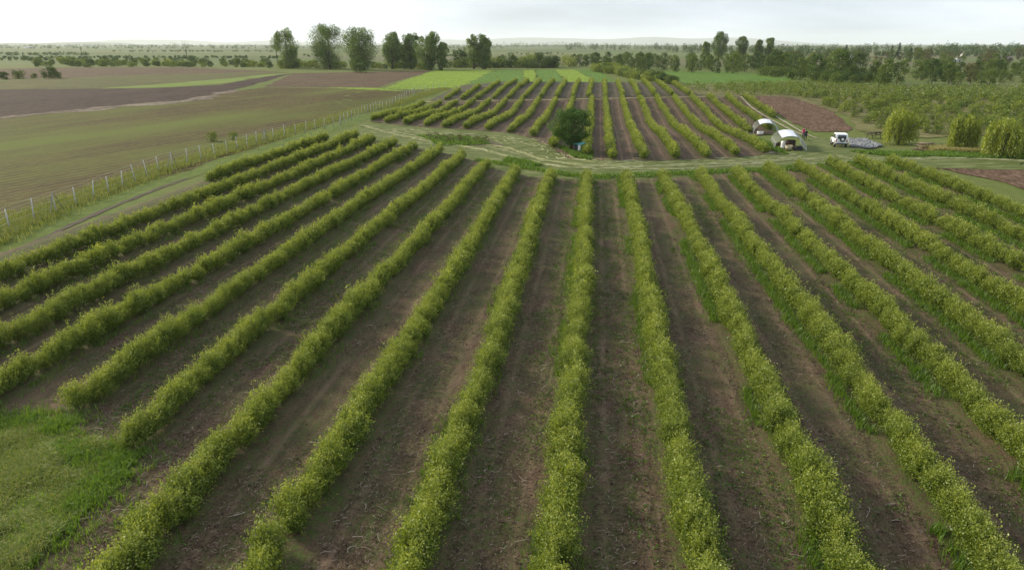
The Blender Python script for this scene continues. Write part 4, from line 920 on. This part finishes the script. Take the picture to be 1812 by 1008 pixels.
# white off-road car seen from behind
def car():
    g = G(1483.5, 258.5); root = tag(empty('off_road_car', (g[0], g[1], tz(*g)), math.radians(-8)), 'white boxy off-road car with a spare wheel on its rear door', 'car')
    def pr(name, prof, w, mat, par=root, bev=.03, tw=None):
        # side profile (y, z), extruded across the width; tw: width factor by height
        bm = bmesh.new(); n = len(prof); fw = (lambda z: 1) if tw is None else tw
        a = [bm.verts.new((-w/2*fw(z), y, z)) for y, z in prof]; b = [bm.verts.new((w/2*fw(z), y, z)) for y, z in prof]
        bm.faces.new(a[::-1]); bm.faces.new(b)
        for i in range(n): bm.faces.new((a[i], a[(i+1) % n], b[(i+1) % n], b[i]))
        bmesh.ops.recalc_face_normals(bm, faces=bm.faces)
        if bev: bmesh.ops.bevel(bm, geom=bm.edges[:], offset=bev, segments=2, affect='EDGES', clamp_overlap=True)
        me = bpy.data.meshes.new(name); bm.to_mesh(me); bm.free(); me.materials.append(mat); return link(bpy.data.objects.new(name, me), par)
    # y forward (front +), rear at y=-1.75
    arch = lambda yc: [(yc-.42, .52), (yc-.36, .76), (yc-.18, .90), (yc+.18, .90), (yc+.36, .76), (yc+.42, .52)]
    lower = [(-1.78, .50)]+arch(-1.12)+arch(1.18)+[(1.88, .50), (1.90, .95), (1.86, 1.02), (.62, 1.10), (-1.80, 1.10)]
    body = pr('body', lower, 1.58, WHITE_PAINT)
    cab = pr('cabin', [(-1.78, 1.09), (.62, 1.09), (.22, 1.74), (.10, 1.80), (-1.66, 1.80), (-1.74, 1.74)], 1.56, WHITE_PAINT, root, .04, lambda z: 1-.09*max(0, (z-1.09)/.71))
    def pane(name, V, par=cab, mat=GLASS):
        V = np.array(V, float); n = np.cross(V[1]-V[0], V[2]-V[0]); n /= np.linalg.norm(n); q = Q(); q.add(np.concatenate([V-n*.01, V+n*.01]), [(3, 2, 1, 0), (4, 5, 6, 7), (0, 1, 5, 4), (1, 2, 6, 5), (2, 3, 7, 6), (3, 0, 4, 7)]); return q.obj(name, mat, par)
    pane('rear_window', [(-.55, -1.788, 1.18), (.55, -1.788, 1.18), (.50, -1.757, 1.66), (-.50, -1.757, 1.66)])
    for sx in (-1, 1):
        wx = lambda z: sx*(.78*(1-.09*(z-1.09)/.71)+.004)
        for y0, y1, y1t in ((-1.62, -.92, -.92), (-.82, -.18, -.18), (-.10, .44, .18)):
            pane('side_window', [(wx(1.18), y0, 1.18), (wx(1.18), y1, 1.18), (wx(1.66), y1t, 1.66), (wx(1.66), y0, 1.66)])
        q = Q(); q.box((sx*.66, -1.80, .92), (.13, .05, .30)); q.obj('rear_lamp', REDL, root)
        q = Q(); q.box((sx*.90, .42, 1.22), (.16, .07, .15)); q.box((sx*.80, .42, 1.14), (.09, .03, .03)); q.obj('mirror', BLACK, root)
        for yc in (-1.12, 1.18):
            w = empty('wheel', (sx*.70, yc, .36), 0, root)
            q = Q(); V, F = lathe([(.20, -.10), (.31, -.11), (.355, -.08), (.36, 0), (.355, .08), (.31, .11), (.20, .10)], 20); V = [(z, x_, y_) for x_, y_, z in V]; q.add(V, F); q.obj('tyre', RUBBER, w, True)
            q = Q(); V, F = lathe([(.001, -.06), (.10, -.08), (.205, -.05), (.205, .05), (.10, .08), (.001, .06)], 20); V = [(z, x_, y_) for x_, y_, z in V]; q.add(V, F); q.obj('rim', OFFW, w, True)
        q = Q(); q.box((sx*.60, 1.89, .80), (.18, .05, .18)); q.obj('headlight', OFFW, root)
    pane('windscreen', [(-.66, .60, 1.16), (.66, .60, 1.16), (.60, .29, 1.67), (-.60, .29, 1.67)])
    q = Q(); q.box((0, -1.86, .52), (1.56, .14, .16)); q.obj('rear_bumper', BLACK, root)
    q = Q(); q.box((0, 1.95, .52), (1.56, .14, .16)); q.obj('front_bumper', BLACK, root)
    q = Q(); q.box((-.42, -1.815, .72), (.44, .02, .12)); q.obj('number_plate', OFFW, root)
    q = Q(); q.box((-.62, -1.81, 1.02), (.04, .04, .14)); q.obj('door_handle', BLACK, root)
    sp = empty('spare_wheel', (.08, -1.90, 1.13), 0, root)
    q = Q(); V, F = lathe([(.20, -.09), (.31, -.10), (.345, -.07), (.35, 0), (.345, .07), (.31, .10), (.20, .09)], 22); q.add([(x_, z, y_) for x_, y_, z in V], F); q.obj('tyre', RUBBER, sp, True)
    q = Q(); V, F = lathe([(.001, -.05), (.10, -.08), (.205, -.06), (.205, .05), (.001, .05)], 20); q.add([(x_, z, y_) for x_, y_, z in V], F); q.obj('rim', OFFW, sp, True)
car()

# rubble and picnic tables
def rubble():
    rng = np.random.default_rng(9); pp = GP([(1500, 246), (1530, 246), (1562, 258), (1540, 263), (1506, 260)]); A = np.array(pp); q = Q()
    p = np.column_stack([rng.uniform(A[:, 0].min(), A[:, 0].max(), 4000), rng.uniform(A[:, 1].min(), A[:, 1].max(), 4000)]); p = p[inside(p, pp)][:900]
    for x, y in p:
        r = rng.uniform(.05, .17); q.box((x, y, tz(x, y)+r*.4+.12*vnoise(np.array([x]), np.array([y]), 1.5, 3)[0]), (r*2, r*rng.uniform(1.2, 2), r*1.3), 0, rng.uniform(0, 3), rng.uniform(.5, .8))
    tag(q.obj('stone_rubble', STONE), 'flat heap of grey stone rubble beside the white car', 'rubble', None, 'stuff')
    sheet('rubble_bed', pp, STONE, .05, .8, .3)
rubble()
def picnic(px, py, rz, mat, label, k=1.0):
    g = G(px, py); r = tag(empty('picnic_table', (g[0], g[1], tz(*g)), rz), label, 'picnic table')
    for i in range(4):
        q = Q(); q.box((0, (-.3+.2*i)*k, .74*k), (1.8*k, .18*k, .04*k)); q.obj('top_plank', mat, r)
    for sy in (-1, 1):
        q = Q(); q.box((0, sy*.72*k, .45*k), (1.8*k, .25*k, .04*k)); q.obj('bench_plank', mat, r)
    for sx in (-1, 1):
        q = Q(); q.box((sx*.65*k, 0, .41*k), (.07*k, 1.5*k, .08*k)); q.box((sx*.65*k, 0, .69*k), (.06*k, .75*k, .06*k)); q.obj('cross_beam', mat, r)
        for sy in (-1, 1):
            q = Q(); q.tube([(sx*.60*k, sy*.60*k, 0), (sx*.60*k, sy*.25*k, .72*k)], .05*k, 4); q.obj('leg', mat, r)
picnic(1546, 244, .3, WOOD_D, 'dark picnic table left of the first willow, behind the rubble', 1.15)
picnic(1637, 264, .2, WOOD, 'grey-brown picnic table in front of the ditch between the willows', 1.1)
for i, (px, py) in enumerate([(1319, 222), (1322, 221), (1326, 221)]):
    g = G(px, py); q = Q(); q.tube([(0, 0, -.1), (.05*(i-1), 0, 1.9-.25*i)], [.05, .045], 5)
    tag(q.obj('stake', CONC, loc=(g[0], g[1], tz(*g))), ['tall pale stake left of the farther tunnel', 'middle pale stake left of the farther tunnel', 'shortest pale stake, closest to the farther tunnel'][i], 'stake')

# ------------------------------------------------------------------ far houses and poles
def house(px, py, wpx, rz, wall, roof, label, dep=6.0, hp=4.0, rp=3.0):
    g = G(px, py); w = height_px(g, wpx); h = height_px(g, hp); rh = height_px(g, rp); r = tag(empty('house', (g[0], g[1], tz(*g)), rz), label, 'house')
    q = Q(); q.box((0, 0, h/2), (w, dep, h)); q.obj('wall', wall, r)
    bm = bmesh.new(); o_ = .4
    a = [bm.verts.new(v) for v in ((-w/2-o_, -dep/2-o_, h), (w/2+o_, -dep/2-o_, h), (w/2+o_, dep/2+o_, h), (-w/2-o_, dep/2+o_, h), (-w/2+o_*2, 0, h+rh), (w/2-o_*2, 0, h+rh))]
    for f in ((0, 1, 5, 4), (2, 3, 4, 5), (1, 2, 5), (3, 0, 4), (3, 2, 1, 0)): bm.faces.new([a[i] for i in f])
    me = bpy.data.meshes.new('roof'); bm.to_mesh(me); bm.free(); me.materials.append(roof); ro = link(bpy.data.objects.new('roof', me), r)
    q = Q(); q.box((w*.2, dep*.15, h+rh*.95), (.6, .6, 1.4)); q.obj('chimney', wall, ro)
    for i in range(max(2, int(w/3.2))):
        xx = -w/2+w*(i+.5)/max(2, int(w/3.2)); q = Q(); q.box((xx, -dep/2-.02, h*.55), (1.0, .08, 1.2)); q.obj('window', GLASS, r)
ROOF_G = plain('grey_roof', (.20, .215, .235), .8, .2, .1, .8); ROOF_P = plain('purple_grey_roof', (.17, .14, .15), .8, .2, .1, .8)
house(1497, 106, 15, .1, OFFW, ROOF_G, 'small white house with grey roof among the far right trees', 7, 4.5, 3)
house(1775, 107, 22, -.1, WOOD, ROOF_P, 'low house with purple-grey roof at the far right', 8, 3, 4)
house(1703, 101, 5, .0, OFFW, ROOF_G, 'tiny white house left of the purple-grey roof', 6, 5, 2)
house(1690, 109, 14, .05, OFFW, ROOF_G, 'long low white shed in front of the far right trees', 6, 2.2, 1)
house(53, 86, 13, .0, OFFW, ROOF_G, 'far white barn on the left horizon', 20, 1.6, 1.2)
for i, (px, py, hp) in enumerate([(146, 104, 17), (331, 104, 16), (491, 112, 24)]):
    g = G(px, py); h = height_px(g, hp); r = tag(empty('utility_pole', (g[0], g[1], tz(*g))), ['wooden utility pole on the far left plain', 'wooden utility pole behind the far left hedge', 'wooden utility pole just left of the leftmost poplar'][i], 'utility pole')
    q = Q(); q.tube([(0, 0, -.2), (0, 0, h)], [.22, .15], 6); q.obj('pole', WOOD_D, r); q = Q(); q.box((0, 0, h*.92), (2.2, .18, .18)); q.obj('crossarm', WOOD_D, r)

# ------------------------------------------------------------------ haze
k = NT('haze'); vp = k.new('ShaderNodeVolumePrincipled'); vp.inputs['Color'].default_value = (.94, .975, 1.0, 1); vp.inputs['Density'].default_value = HAZE_DENSITY; vp.inputs['Anisotropy'].default_value = .2
k.t.links.new(vp.outputs[0], k.out.inputs['Volume'])
q = Q(); q.box((0, 0, 110), (40200, 40200, 226)); ho = q.obj('haze', k.m); ho['kind'] = 'stuff'; ho['label'] = 'pale blue haze over the plain'; ho['category'] = 'haze'
